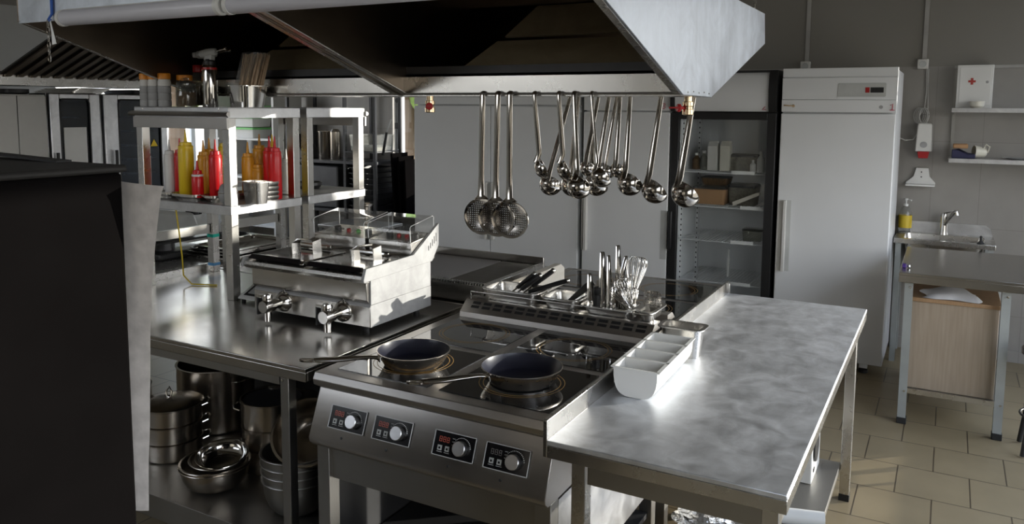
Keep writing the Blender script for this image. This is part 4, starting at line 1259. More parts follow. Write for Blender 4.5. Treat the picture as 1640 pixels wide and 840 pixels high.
# ================================================================== pans, knives and tools behind the vent bar
BZ = 0.9385
GP = 'steel food pans along the vent bars'
pan_thing('food_pan', 'steel food pan with black-handled knives in it', 'pan', -1.690, -1.425, 2.80, 2.975, BZ + 0.0005, BZ + 0.050, 'steel', GP, r=0.03)
pan_thing('food_pan', 'empty shallow steel food pan right of the knives', 'pan', -1.415, -1.245, 2.80, 2.975, BZ + 0.0005, BZ + 0.045, 'steel', GP, r=0.03)
pan_thing('food_pan', 'deep steel food pan full of tongs and whisks', 'pan', -1.238, -1.015, 2.80, 2.975, BZ + 0.0005, BZ + 0.034, 'steel', GP, r=0.03)
pan_thing('food_pan', 'steel pan right of the whisks at the end of the bar', 'pan', -1.008, -0.93, 2.80, 2.975, BZ + 0.0005, BZ + 0.040, 'steel', GP, r=0.02)
pan_thing('food_pan', 'deep steel food pan on the work table behind the white tray', 'pan', -0.8835, -0.716, 2.684, 2.794, 0.8605, 0.968, 'steel', None, r=0.022, taper=0.010)
single(MB().prism([(2.985, 0.878), (2.765 + 0.20, 0.985), (3.42, 0.992), (3.46, 0.968), (3.46, 0.885)], 'x', -1.640, -1.603), 'cutting_board', 'plank', 'pale wooden board on edge behind the knives', 'board', (-1.62, 3.2, 0.878), None, 0.003)
single(MB().tube([(CX0 + 0.06, 2.795, 0.957), (CX0 + 0.06, 2.790, 0.972), (-1.25, 2.790, 0.973), (-0.93, 2.790, 0.973), (-0.93, 2.795, 0.957)], 0.0022, 6).tube([(CX0 + 0.06, 2.795, 0.9385), (CX0 + 0.06, 2.795, 0.96)], 0.0022, 6).tube([(-0.93, 2.795, 0.9385), (-0.93, 2.795, 0.96)], 0.0022, 6), 'guard_rod', 'steel', 'thin steel rod along the vent bar in front of the pans', 'rod', (-1.35, 2.795, 0.9385))
def knife(p0, p1, label, r=0.0135):
    """p0 blade tip inside the pan, p1 butt of the handle"""
    a, b = Vector(p0), Vector(p1)
    t = thing('kitchen_knife', label, 'knife', p0, 0, 'black-handled knives in the pan')
    g = a.lerp(b, 0.36)
    hd = MB()
    hd.sweep([g, g.lerp(b, 0.15), g.lerp(b, 0.5), g.lerp(b, 0.85), b], [(r * 1.15 * math.cos(2 * PI * i / 12), r * 0.72 * math.sin(2 * PI * i / 12)) for i in range(12)], (0.2, 1, 0), 0, False, [0.85, 0.95, 1.0, 1.05, 0.95])
    hd.build('handle', 'black', t)
    MB().ball(tuple(b), r * 0.85, 12).build('butt_cap', 'chrome', t)
    MB().strip([a, a.lerp(g, 0.5), g], (0.2, 1, 0), 0.022, 0.002, scale=[0.35, 0.95, 1.0]).build('blade', 'ladle_steel', t)
knife((-1.605, 2.90, 0.948), (-1.492, 2.92, 1.046), 'black-handled knife leftmost of the five')
knife((-1.575, 2.87, 0.948), (-1.467, 2.92, 1.042), 'black-handled knife second from the left', 0.014)
knife((-1.560, 2.93, 0.948), (-1.430, 2.97, 1.058), 'black-handled knife in front of the pale board')
knife((-1.585, 2.86, 0.945), (-1.350, 2.94, 1.030), 'black-handled knife reaching furthest right')
knife((-1.56, 2.83, 0.945), (-1.452, 2.845, 0.972), 'black-handled knife lying lowest in the pan', 0.012)
def bladed_tool(name, label, cat, p0, p1, mat, wd, th, tip=None):
    t = thing(name, label, cat, p0)
    a, b = Vector(p0), Vector(p1)
    MB().strip([a, a.lerp(b, 0.3), a.lerp(b, 0.8), b], (1, 0.3, 0), wd, th, scale=[0.5, 0.7, 1.0, 0.9]).build('handle', mat, t, 0.002)
    if tip:
        MB().tube(arc(b - (b - a).normalized() * 0.014, 0.006, 0, 2 * PI, 14, (b - a).normalized(), Vector((1, 0.3, 0)).normalized())[:-1], 0.002, 6, closed=True).build('eyelet', 'chrome', t)
    return t
bladed_tool('spatula', 'black spatula handle leaning out of the empty pan', 'spatula', (-1.335, 2.90, BZ + 0.005), (-1.232, 2.935, 1.040), 'black', 0.030, 0.012, True)
def tongs(x, y, zb, top, spread, label, lean=(0, 0), wd=0.022):
    t = thing('tongs', label, 'tongs', (x, y, zb), 0, 'steel tongs standing in the pan')
    tp = Vector((x + lean[0], y + lean[1], top))
    for k in (-1, 1):
        a = Vector((x + k * spread * 0.35, y + k * spread, zb))
        m = a.lerp(tp, 0.55) + Vector((0, k * spread * 0.3, 0))
        n_ = tp + Vector((0, k * 0.004, 0))
        MB().band([a, m, n_, tp + Vector((0, k * 0.001, 0.004))], (1, 0.25, 0), wd, 0.0018, scale=[1.2, 1.0, 0.75, 0.7]).build('arm', 'chrome', t)
    return t
UZ = BZ + 0.004
tongs(-1.205, 2.862, UZ, 1.084, 0.011, 'tongs at the far left of the utensil pan, shorter than the rest', (-0.012, 0), 0.018)
tongs(-1.157, 2.862, UZ, 1.174, 0.010, 'tall tongs second from the left in the utensil pan', (-0.012, 0.01), 0.020)
tongs(-1.132, 2.875, UZ, 1.160, 0.010, 'tongs between the tall pair in the utensil pan', (-0.016, 0.012), 0.012)
tongs(-1.117, 2.935, UZ, 1.194, 0.010, 'tallest tongs at the back of the utensil pan', (-0.012, 0.0), 0.018)
tongs(-1.108, 2.86, UZ, 1.046, 0.011, 'short tongs in front of the tallest ones', (-0.004, 0), 0.018)
tongs(-1.128, 2.905, UZ, 1.158, 0.009, 'tongs leaning right over the whisks', (0.040, 0.012), 0.016)
t = thing('peeler', 'thick black handle standing between the left tongs', 'tool', (-1.182, 2.856, UZ))
MB().lathe([(0.014, 0), (0.016, 0.02), (0.016, 0.066), (0.014, 0.068), (0.016, 0.071), (0.016, 0.092), (0.012, 0.097), (0, 0.098)], (-1.182, 2.856, UZ), 18).build('handle', 'black', t)
MB().strip([(-1.182, 2.865, UZ + 0.09), (-1.190, 2.878, 1.062)], (1, 0, 0), 0.010, 0.002).build('blade', 'chrome', t)
def whisk(base, top, rad, loops, label):
    rad *= 1.2
    a, b = Vector(base), Vector(top)
    t = thing('whisk', label, 'whisk', base, 0, 'wire whisks standing head up')
    u = (b - a).normalized()
    n1 = u.orthogonal().normalized()
    n2 = u.cross(n1)
    L = (b - a).length
    hd = MB()
    hd.lathe([(0.007, 0), (0.009, L * 0.05), (0.008, L * 0.22), (0.005, L * 0.25)], n=12, mtx=axis_to(u, a))
    hd.build('handle', 'chrome', t)
    ws = MB()
    for k in range(loops):
        an = PI * k / loops + 0.2
        nn = n1 * math.cos(an) + n2 * math.sin(an)
        pts = []
        for i in range(25):
            s = -1 + 2 * i / 24
            q = abs(s)
            hgt = L * (0.24 + 0.76 * (1 - q ** 3.2))
            wdt = rad * math.sin(PI * min(1.0, (1 - q) * 1.0 + 0.0) * 0.5) if False else rad * (1 - (1 - math.sqrt(max(0, 1 - (1 - q) ** 1.6))) ) * (1.0 if q < 0.55 else max(0.12, 1 - ((q - 0.55) / 0.45) ** 1.5 * 0.9))
            pts.append(a + u * hgt + nn * (wdt * (1 if s > 0 else -1)))
        ws.tube(pts, 0.0010, 5)
    ws.build('wires', 'chrome', t)
    return t
whisk((-1.062, 2.90, UZ), (-1.050, 2.945, 1.158), 0.040, 8, 'tall wide whisk behind the other whisks')
whisk((-1.050, 2.87, UZ), (-1.092, 2.88, 1.078), 0.032, 10, 'whisk in the middle leaning left')
whisk((-1.030, 2.86, UZ), (-1.112, 2.862, 1.050), 0.028, 9, 'whisk leaning furthest left beside the tongs')
whisk((-1.022, 2.85, UZ), (-1.050, 2.855, 1.048), 0.032, 10, 'front whisk nearest the vent bar')
t = thing('turner', 'perforated steel turner head right of the whisks', 'turner', (-1.01, 2.92, UZ))
MB().strip([(-1.03, 2.90, UZ), (-1.005, 2.93, 0.965)], (1, 0, 0), 0.014, 0.003).build('handle', 'chrome', t)
bl = MB().loft([[(q[0], 0.0, q[1]) for q in [(p[0], p[1]) for p in rrect(0, 0, 0.036, 0.032, 0.014, 0)]], [(q[0], 0.0015, q[1]) for q in [(p[0], p[1]) for p in rrect(0, 0, 0.036, 0.032, 0.014, 0)]]])
bo = bl.build('perforated_blade', 'mesh_turner', t, world=False)
bo.location = (0.028, 0.012, 0.058)
MB().prism([(-1.022, 0.950), (-1.012, 0.975), (-0.995, 0.985), (-0.97, 0.972), (-0.972, 0.955), (-0.995, 0.945)], 'y', 2.936, 2.940).build('neck_plate', 'chrome', t)

# ================================================================== white compartment tray
t = thing('compartment_tray', 'long white plastic tray with four open compartments on the work table', 'tray', (-0.803, 2.44, 0.8605), 0.0)
def section(y, hw, top, dx):
    pts = []
    n = 14
    for i in range(n + 1):
        a = PI + PI * i / n
        ca, sa = math.cos(a), math.sin(a)
        u = hw * (abs(ca) ** 0.55) * (1 if ca > 0 else -1)
        v = top * (1 - abs(sa) ** 0.75)
        pts.append((-0.803 + dx + u, y, 0.8608 + max(0.0, v)))
    return pts
ya, yb, dxa, dxb = 2.235, 2.655, 0.006, -0.006
H = 0.088
# build as an open shell: outer skin, inner cells and rim
shell = MB()
def ring_sec(y, hw, zt, zb, dx):
    q = section(y, hw, zt, dx)
    return [(p[0], p[1], max(p[2], 0.8608 + zb) if zb else p[2]) for p in q]
ys = [ya + (yb - ya) * k / 4 for k in range(5)]
for k in range(4):
    y0, y1 = ys[k] + 0.002, ys[k + 1] - 0.002
    d0 = dxa + (dxb - dxa) * k / 4
    d1 = dxa + (dxb - dxa) * (k + 1) / 4
    o0, o1 = section(y0, 0.070, H, d0), section(y1, 0.070, H, d1)
    i0, i1 = [(-0.803 + d0 + (p[0] + 0.803 - d0) * 0.95, y0 + 0.003, p[2] + 0.003) for p in o0], [(-0.803 + d1 + (p[0] + 0.803 - d1) * 0.95, y1 - 0.003, p[2] + 0.003) for p in o1]
    c = MB()
    c.loft([o0, o1], (True, True), closed=False)
    c.loft([i0, i1], (True, True), closed=False)
    for oo, ii in ((0, 0), (-1, -1)):
        c.add([o0[oo], o1[oo], i1[ii], i0[ii]], [(0, 1, 2, 3)])
    # rim flange
    xl0, xr0, xl1, xr1 = o0[0][0], o0[-1][0], o1[0][0], o1[-1][0]
    z = 0.8608 + H
    for (xa, xb, xc, xd) in ((xl0 - 0.008, xl0 + 0.004, xl1 + 0.004, xl1 - 0.008), (xr0 - 0.004, xr0 + 0.008, xr1 + 0.008, xr1 - 0.004)):
        c.add([(xa, y0, z), (xb, y0, z), (xc, y1, z), (xd, y1, z), (xa, y0, z + 0.003), (xb, y0, z + 0.003), (xc, y1, z + 0.003), (xd, y1, z + 0.003)],
              [(0, 3, 2, 1), (4, 5, 6, 7), (0, 1, 5, 4), (1, 2, 6, 5), (2, 3, 7, 6), (3, 0, 4, 7)])
    c.box(xl0 - 0.008, xr0 + 0.008, y0 - 0.004, y0 + 0.004, z, z + 0.003)
    c.box(xl1 - 0.008, xr1 + 0.008, y1 - 0.004, y1 + 0.002, z, z + 0.003)
    c.build('compartment', 'white', t, angle=50)

# ================================================================== fridges along the back wall
FYF, FYB = 5.57, 6.25
def marks(t, ch, x, z, h=0.04, y=FYF - 0.004):
    mb = MB()
    digit(mb, ch, x, z, h, lambda a, b: (a, y, b), 0.0026)
    mb.build('painted_number', 'red_ink', t)
def feet(t, x0, x1, top):
    for x in (x0 + 0.10, x1 - 0.14):
        for y in (FYF + 0.05, FYB - 0.1):
            f = MB().box(x, x + 0.05, y, y + 0.05, 0.035, top)
            f.lathe([(0.03, 0), (0.03, 0.02), (0.015, 0.035)], (x + 0.025, y + 0.025, 0), 12, m=1)
            f.build('foot', ['enamel', 'black'], t)
# single white fridge, numbered 1
x0, x1 = -1.002, -0.306
t = thing('upright_fridge', 'single white upright fridge with a control strip, beside the sink corner', 'fridge', (-0.65, 5.9, 0), 0, 'tall fridges on the back wall')
MB().box(x0 + 0.002, x1 - 0.002, FYF + 0.045, FYB, 0.07, 1.995).build('cabinet', 'enamel', t, 0.004)
d = MB().box(x0, x1, FYF, FYF + 0.04, 0.075, 1.712).build('door', 'enamel', t, 0.006)
h = MB().box(x0 + 0.045, x0 + 0.062, FYF - 0.040, FYF, 0.645, 1.130)
h.box(x0 + 0.004, x0 + 0.014, FYF - 0.012, FYF, 0.645, 1.130); h.box(x0 + 0.012, x0 + 0.05, FYF - 0.006, FYF, 0.645, 1.130)
h.build('handle', 'white_dim', d, 0.002)
MB().box(x0 + 0.062, x0 + 0.09, FYF - 0.0015, FYF, 0.645, 1.130).build('handle_recess', 'enamel_grey', d)
hd = MB().prism([(FYF, 1.722), (FYF - 0.006, 1.80), (FYF + 0.004, 1.806), (FYF - 0.002, 1.945), (FYF + 0.012, 1.950), (FYF + 0.006, 1.960), (FYF + 0.006, 2.008), (FYF + 0.05, 2.008), (FYF + 0.05, 1.722)], 'x', x0 + 0.002, x1)
ho = hd.build('header_panel', 'enamel', t, 0.001)
MB().loft([rrect(-0.512, 1.866, 0.142, 0.044, 0.008, 0), rrect(-0.512, 1.866, 0.142, 0.044, 0.008, 0.004)]).xf(0, Matrix(((1, 0, 0, 0), (0, 0, -1, FYF + 0.002), (0, 1, 0, 0), (0, 0, 0, 1)))).build('control_strip', 'enamel_grey', ho)
MB().box(-0.460, -0.384, FYF - 0.004, FYF - 0.001, 1.848, 1.881).build('display', 'black', ho)
MB().box(-0.490, -0.466, FYF - 0.004, FYF - 0.001, 1.848, 1.881).build('power_switch', 'redcap', ho)
for x, z in ((-0.394, 1.757),):
    MB().lathe([(0.012, 0), (0.011, 0.004), (0, 0.005)], n=16, mtx=axis_to((0, -1, 0), (x, FYF, z))).build('lock', 'grey_plastic', ho)
k = MB().lathe([(0.010, 0), (0.009, 0.008), (0, 0.009)], n=14, mtx=axis_to((0, -1, 0), (-0.925, FYF - 0.002, 1.762)))
k.strip([(-0.925, FYF - 0.012, 1.762), (-0.955, FYF - 0.014, 1.763), (-0.985, FYF - 0.014, 1.766)], (0, 0, 1), 0.008, 0.002)
k.build('key', 'brass', ho)
marks(t, '1', -0.345, 1.738)
feet(t, x0, x1, 0.075)

# glass-door fridge, numbered 2
x0, x1 = -1.758, -1.030
t = thing('glass_door_fridge', 'black fridge with a glass door and a pale sign panel above', 'fridge', (-1.39, 5.9, 0), 0, 'tall fridges on the back wall')
c = MB()
c.box(x0, x0 + 0.05, FYF + 0.045, FYB, 0.08, 2.0); c.box(x1 - 0.05, x1, FYF + 0.045, FYB, 0.08, 2.0)
c.box(x0 + 0.05, x1 - 0.05, FYB - 0.05, FYB, 0.08, 2.0); c.box(x0 + 0.05, x1 - 0.05, FYF + 0.045, FYB - 0.05, 0.08, 0.30); c.box(x0 + 0.05, x1 - 0.05, FYF + 0.045, FYB - 0.05, 1.70, 2.0)
c.build('cabinet', 'black', t)
l = MB()
l.box(x0 + 0.0505, x0 + 0.056, FYF + 0.046, FYB - 0.0505, 0.301, 1.699); l.box(x1 - 0.056, x1 - 0.0505, FYF + 0.046, FYB - 0.0505, 0.301, 1.699)
l.box(x0 + 0.056, x1 - 0.056, FYB - 0.056, FYB - 0.0505, 0.301, 1.699); l.box(x0 + 0.056, x1 - 0.056, FYF + 0.05, FYB - 0.056, 1.69, 1.699)
l.box(x0 + 0.056, x1 - 0.056, FYF + 0.05, FYB - 0.056, 0.301, 0.306)
l.build('liner', 'enamel', t)
for xx in (x0 + 0.056, x1 - 0.072):
    for yy in (FYF + 0.10, FYB - 0.16):
        s = MB().box(xx, xx + 0.016, yy, yy + 0.03, 0.32, 1.68)
        for q in range(34):
            s.box(xx + 0.004, xx + 0.012, yy - 0.0006, yy, 0.34 + q * 0.039, 0.352 + q * 0.039, 1)
        s.build('shelf_strip', ['enamel', 'black'], t)
d = MB()
d.box(x0 + 0.002, -1.700, FYF, FYF + 0.04, 0.10, 1.712); d.box(-1.090, x1, FYF, FYF + 0.04, 0.10, 1.712)
d.box(-1.700, -1.090, FYF, FYF + 0.04, 1.665, 1.712); d.box(-1.700, -1.090, FYF, FYF + 0.04, 0.10, 0.20)
do = d.build('door_frame', 'black', t, 0.003)
MB().box(-1.700, -1.090, FYF + 0.015, FYF + 0.020, 0.20, 1.665).build('door_glass', 'fridge_glass', do)
MB().box(x0 + 0.004, x0 + 0.03, FYF - 0.03, FYF, 0.72, 1.00).build('handle', 'black', do, 0.004)
MB().prism([(FYF + 0.012, 1.722), (FYF - 0.016, 1.76), (FYF - 0.026, 1.86), (FYF - 0.016, 1.95), (FYF + 0.012, 1.985)], 'x', x0 + 0.030, x1 - 0.052).build('sign_panel', 'enamel', t)
s = MB()
for xa, xb in ((x0, x0 + 0.030), (x1 - 0.052, x1)):
    s.prism([(FYF + 0.05, 1.718), (FYF - 0.010, 1.718), (FYF - 0.032, 1.76), (FYF - 0.042, 1.86), (FYF - 0.030, 1.96), (FYF - 0.004, 2.0), (FYF + 0.05, 2.0)], 'x', xa, xb)
s.box(x0 + 0.03, x1 - 0.052, FYF + 0.012, FYF + 0.05, 1.718, 2.0)
s.box(x0 + 0.03, x1 - 0.052, FYF - 0.004, FYF + 0.02, 1.985, 2.0)
s.build('sign_housing', 'black', t)
marks(t, '2', -1.125, 1.735, 0.036, FYF - 0.012)
for z, yy in ((1.29, 0), (1.045, 0), (0.797, 0), (0.500, 0)):
    sh = MB()
    for k in range(24):
        x = x0 + 0.075 + k * 0.0252
        sh.tube([(x, FYF + 0.06, z), (x, FYB - 0.07, z)], 0.0022, 5)
    for y in (FYF + 0.06, FYF + 0.3, FYB - 0.08):
        sh.tube([(x0 + 0.06, y, z - 0.003), (x1 - 0.06, y, z - 0.003)], 0.0035, 6)
    so = sh.build('wire_shelf', 'enamel', t)
    xp = {1.29: -1.33, 1.045: -1.26, 0.797: -1.32, 0.500: -1.33}[z]
    MB().box(xp, xp + 0.16, FYF + 0.048, FYF + 0.052, z - 0.006, z + 0.018).build('price_strip', 'white', so)
feet(t, x0, x1, 0.085)
# goods inside it
def carton(x, y, z, w_, d_, h_, mat, label, name='carton', group='goods inside the glass-door fridge', cat='carton'):
    mb = MB().box(x - w_ / 2, x + w_ / 2, y - d_ / 2, y + d_ / 2, z, z + h_ * 0.84)
    mb.prism([(y - d_ / 2, z + h_ * 0.84), (y - 0.004, z + h_ * 0.97), (y - 0.004, z + h_), (y + 0.004, z + h_), (y + 0.004, z + h_ * 0.97), (y + d_ / 2, z + h_ * 0.84)], 'x', x - w_ / 2, x + w_ / 2)
    return single(mb, name, mat, label, cat, (x, y, z), group, 0.001)
zz = 1.2935
carton(-1.50, 5.78, zz, 0.07, 0.07, 0.21, 'white_dim', 'pale carton on the top fridge shelf, left one')
carton(-1.41, 5.78, zz, 0.07, 0.07, 0.215, 'cream', 'cream carton on the top fridge shelf, right one')
def fridge_bottle(x, y, z, h, r, mat, label):
    t = thing('bottle', label, 'bottle', (x, y, z), 0, 'goods inside the glass-door fridge')
    MB().lathe([(r * 0.95, 0), (r, 0.006), (r, h * 0.62), (r * 0.4, h * 0.8), (r * 0.4, h * 0.86)], (x, y, z), 16).build('bottle_body', mat, t)
    MB().lathe([(r * 0.45, h * 0.86), (r * 0.45, h), (0, h)], (x, y, z), 14).build('cap', 'white', t)
fridge_bottle(-1.155, 5.74, zz, 0.15, 0.028, 'white', 'white bottle at the right of the top fridge shelf')
fridge_bottle(-1.205, 5.72, zz, 0.09, 0.020, 'white', 'little white bottle left of the bigger white one in the fridge')
fridge_bottle(-1.575, 5.80, zz, 0.14, 0.03, 'jar_glass', 'clear jar at the left of the top fridge shelf')
fridge_bottle(-1.635, 5.82, zz, 0.12, 0.03, 'spice', 'dark bottle at the left end of the top fridge shelf')
def tub(x, y, z, w_, d_, h_, mat, lidm, label):
    t = thing('food_tub', label, 'tub', (x, y, z), 0, 'goods inside the glass-door fridge')
    MB().loft([rrect(x, y, w_ / 2 * 0.9, d_ / 2 * 0.9, 0.02, z), rrect(x, y, w_ / 2, d_ / 2, 0.025, z + h_ * 0.85)]).build('tub_body', mat, t)
    MB().loft([rrect(x, y, w_ / 2 * 1.03, d_ / 2 * 1.03, 0.026, z + h_ * 0.85), rrect(x, y, w_ / 2 * 1.03, d_ / 2 * 1.03, 0.026, z + h_ * 0.96), rrect(x, y, w_ / 2 * 0.92, d_ / 2 * 0.92, 0.022, z + h_)]).build('lid', lidm, t)
tub(-1.305, 5.86, zz, 0.20, 0.16, 0.12, 'spice_grey', 'dark', 'dark lidded tub on the top fridge shelf')
zz = 1.0485
tub(-1.51, 5.82, zz, 0.24, 0.2, 0.13, 'tan', 'jar_glass', 'brown tub at the left of the second fridge shelf')
tub(-1.29, 5.86, zz, 0.2, 0.18, 0.15, 'spice_grey', 'dark', 'dark tub in the middle of the second fridge shelf')
mb = MB().prism([(-1.33, zz + 0.001), (-1.155, zz + 0.085), (-1.15, zz + 0.10), (-1.165, zz + 0.105), (-1.335, zz + 0.03)], 'y', 5.70, 5.76)
single(mb, 'wrapped_baguette', 'plank', 'pale wrapped loaf leaning at the right of the second fridge shelf', 'bread', (-1.25, 5.73, zz), 'goods inside the glass-door fridge')
tub(-1.50, 5.9, 1.0485 + 0.1315, 0.20, 0.16, 0.06, 'spice', 'dark', 'flat dark box on top of the brown tub in the fridge')
zz = 0.8005
tub(-1.20, 5.80, zz, 0.14, 0.14, 0.085, 'jar_glass', 'jar_glass', 'clear box on the third fridge shelf')
zz = 0.5035
fridge_bottle(-1.385, 5.86, zz, 0.20, 0.012, 'white', 'thin white bottle on the lowest fridge shelf in view')

# single white fridge, numbered 3
x0, x1 = -2.440, -1.768
t = thing('upright_fridge', 'single white upright fridge left of the glass-door one', 'fridge', (-2.1, 5.9, 0), 0, 'tall fridges on the back wall')
MB().box(x0 + 0.002, x1 - 0.002, FYF + 0.045, FYB, 0.07, 1.995).build('cabinet', 'enamel', t, 0.004)
d = MB().box(x0, x1, FYF, FYF + 0.04, 0.075, 1.712).build('door', 'enamel', t, 0.006)
h = MB().box(x0 + 0.026, x0 + 0.046, FYF - 0.040, FYF, 0.655, 1.145); h.box(x0 + 0.002, x0 + 0.010, FYF - 0.02, FYF, 0.655, 1.145)
h.build('handle', 'white_dim', d, 0.002)
MB().prism([(FYF, 1.722), (FYF - 0.004, 1.95), (FYF + 0.006, 1.960), (FYF + 0.006, 2.008), (FYF + 0.05, 2.008), (FYF + 0.05, 1.722)], 'x', x0 + 0.002, x1).build('header_panel', 'enamel', t, 0.001)
marks(t, '3', -1.825, 1.738, 0.036)
MB().box(x1 - 0.05, x1 - 0.002, FYF - 0.001, FYF, 0.64, 1.0).build('door_patch', 'enamel_grey', d)
feet(t, x0, x1, 0.075)
# double fridge
x0, x1 = -4.010, -2.478
t = thing('double_fridge', 'wide white fridge with two doors behind the hanging skimmers', 'fridge', (-3.25, 5.9, 0), 0, 'tall fridges on the back wall')
MB().box(x0 + 0.002, x1 - 0.002, FYF + 0.045, FYB, 0.07, 2.04).build('cabinet', 'enamel', t, 0.004)
for xa, xb, hx in ((x0, -3.260, -3.300), (-3.254, x1, -3.232)):
    d = MB().box(xa, xb, FYF, FYF + 0.04, 0.075, 1.748).build('door', 'enamel', t, 0.004)
    h = MB().box(hx, hx + 0.022, FYF - 0.035, FYF, 0.665, 1.13)
    h.build('handle', 'white_dim', d, 0.003)
MB().box(-3.301, -3.209, FYF - 0.003, FYF - 0.0005, 0.66, 1.135).build('handle_plate', 'enamel_grey', t)
MB().box(x0, x1, FYF, FYF + 0.045, 1.760, 2.04).build('header_panel', 'enamel', t, 0.003)
feet(t, x0, x1, 0.075)

# ================================================================== sink corner on the right
t = thing('hand_sink', 'steel sink unit with a tap on the tiled back wall', 'sink', (0.0, 6.15, 0))
sx0, sx1, sy0, sy1 = -0.298, 0.302, 5.98, 6.395
s = MB()
s.box(sx0, sx1, sy0, sy0 + 0.05, 0.835, 0.868); s.box(sx0, sx1, sy1 - 0.09, sy1, 0.835, 0.868)
s.box(sx0, sx0 + 0.06, sy0 + 0.05, sy1 - 0.09, 0.835, 0.868); s.box(sx1 - 0.06, sx1, sy0 + 0.05, sy1 - 0.09, 0.835, 0.868)
s.build('sink_top', 'steel', t, 0.003)
b = MB()
cx, cy = (sx0 + sx1) / 2, (sy0 + 0.05 + sy1 - 0.09) / 2
hx, hy = (sx1 - sx0) / 2 - 0.06, (sy1 - 0.09 - sy0 - 0.05) / 2
b.loft([rrect(cx, cy, hx, hy, 0.03, 0.866), rrect(cx, cy, hx - 0.02, hy - 0.02, 0.05, 0.70), rrect(cx, cy, 0.03, 0.03, 0.02, 0.69)], (False, True))
b.build('basin', 'steel', t)
MB().prism([(sx0 + 0.01, 0.868), (sx0 + 0.01, 0.945), (sx1 - 0.05, 0.945), (sx1 - 0.02, 0.92), (sx1 - 0.005, 0.868)], 'y', sy1 - 0.012, sy1).build('splashback', 'steel_side', t)
for x in (sx0 + 0.01, sx1 - 0.045):
    for y in (sy0 + 0.02, sy1 - 0.06):
        MB().box(x, x + 0.035, y, y + 0.035, 0, 0.835).build('leg', 'paint_leg', t)
f = MB()
f.lathe([(0.026, 0), (0.024, 0.02), (0.022, 0.11), (0.024, 0.135), (0.018, 0.15), (0, 0.152)], (-0.005, 6.335, 0.868), 18)
fo = f.build('tap_body', 'chrome', t)
MB().tube([(-0.005, 6.33, 0.93), (0.02, 6.30, 0.98), (0.055, 6.26, 1.035), (0.072, 6.245, 1.04), (0.076, 6.243, 1.02)], 0.013, 10).build('spout', 'chrome', fo)
MB().strip([(-0.005, 6.335, 1.018), (0.03, 6.30, 1.032), (0.06, 6.275, 1.05)], (1, 1, 0), 0.02, 0.006).build('tap_lever', 'chrome', fo)
MB().lathe([(0.02, 0), (0.022, 0.004), (0.008, 0.02), (0.008, 0.05), (0, 0.055)], (0.215, 6.01, 0.868), 14).build('plug', 'rubber', t)
t = thing('pump_bottle', 'clear pump bottle with a yellow label at the left end of the sink', 'bottle', (-0.250, 6.348, 0.868))
MB().lathe([(0.040, 0), (0.043, 0.01), (0.043, 0.13), (0.03, 0.17), (0.014, 0.185)], (-0.250, 6.348, 0.868), 22).build('bottle_body', 'clear', t)
MB().lathe([(0.0435, 0.03), (0.0435, 0.12)], (-0.250, 6.348, 0.868), 22, (False, False)).build('yellow_label', 'cable_yellow', t)
MB().lathe([(0.016, 0.185), (0.016, 0.2), (0.005, 0.204), (0.005, 0.225), (0.014, 0.228), (0.014, 0.24), (0, 0.241)], (-0.250, 6.348, 0.868), 16).tube([(-0.250, 6.348, 1.10), (-0.215, 6.32, 1.098)], 0.005, 8).build('pump', 'white', t)

t = thing('soap_dispenser', 'white wall soap dispenser with a red outlet', 'dispenser', (-0.162, 6.36, 1.40))
MB().prism([(-0.212, 1.450), (-0.205, 1.640), (-0.196, 1.648), (-0.124, 1.648), (-0.115, 1.640), (-0.108, 1.450)], 'y', 6.295, 6.399).build('case', 'white_dim', t, 0.006)
MB().lathe([(0.022, 0), (0.022, 0.003), (0.016, 0.004), (0, 0.004)], n=18, mtx=axis_to((0, -1, 0), (-0.160, 6.295, 1.498))).build('sight_window', 'grey_plastic', t)
MB().prism([(-0.198, 1.449), (-0.190, 1.402), (-0.130, 1.402), (-0.122, 1.449)], 'y', 6.305, 6.38).build('outlet', 'redcap', t, 0.004)
cb = MB()
for k in range(4):
    cb.tube(arc((-0.205 + 0.012 * k, 6.375 - 0.01 * k, 1.70), 0.055, 0.2, 2 * PI + 0.1, 18, (0.55, 0, 0), (0, 0, 1)), 0.004, 6)
cb.tube([(-0.17, 6.38, 2.03), (-0.165, 6.385, 1.86), (-0.17, 6.38, 1.76), (-0.20, 6.37, 1.70)], 0.004, 6)
cb.tube([(-0.16, 6.38, 2.03), (-0.155, 6.385, 1.86), (-0.15, 6.38, 1.76), (-0.15, 6.37, 1.645)], 0.004, 6)
cb.tube([(-0.19, 6.36, 1.60), (-0.23, 6.35, 1.53), (-0.28, 6.32, 1.525), (-0.33, 6.30, 1.55)], 0.004, 6)
single(cb, 'extension_cord', 'cable_grey', 'coiled pale cord hanging above the soap dispenser', 'cord', (-0.17, 6.38, 1.65))
t = thing('paper_holder', 'empty white flared wall holder below the soap dispenser', 'holder', (-0.165, 6.37, 1.20))
MB().prism([(-0.262, 1.205), (-0.262, 1.225), (-0.215, 1.268), (-0.200, 1.330), (-0.122, 1.330), (-0.112, 1.268), (-0.075, 1.225), (-0.075, 1.205)], 'y', 6.375, 6.399).build('back_plate', 'white', t, 0.003)
MB().box(-0.262, -0.075, 6.30, 6.375, 1.203, 1.215).build('tray', 'white', t, 0.003)
for z in (1.265, 1.30):
    MB().lathe([(0.005, 0), (0.004, 0.002), (0, 0.0025)], n=8, mtx=axis_to((0, -1, 0), (-0.165, 6.375, z))).build('screw', 'dark', t)

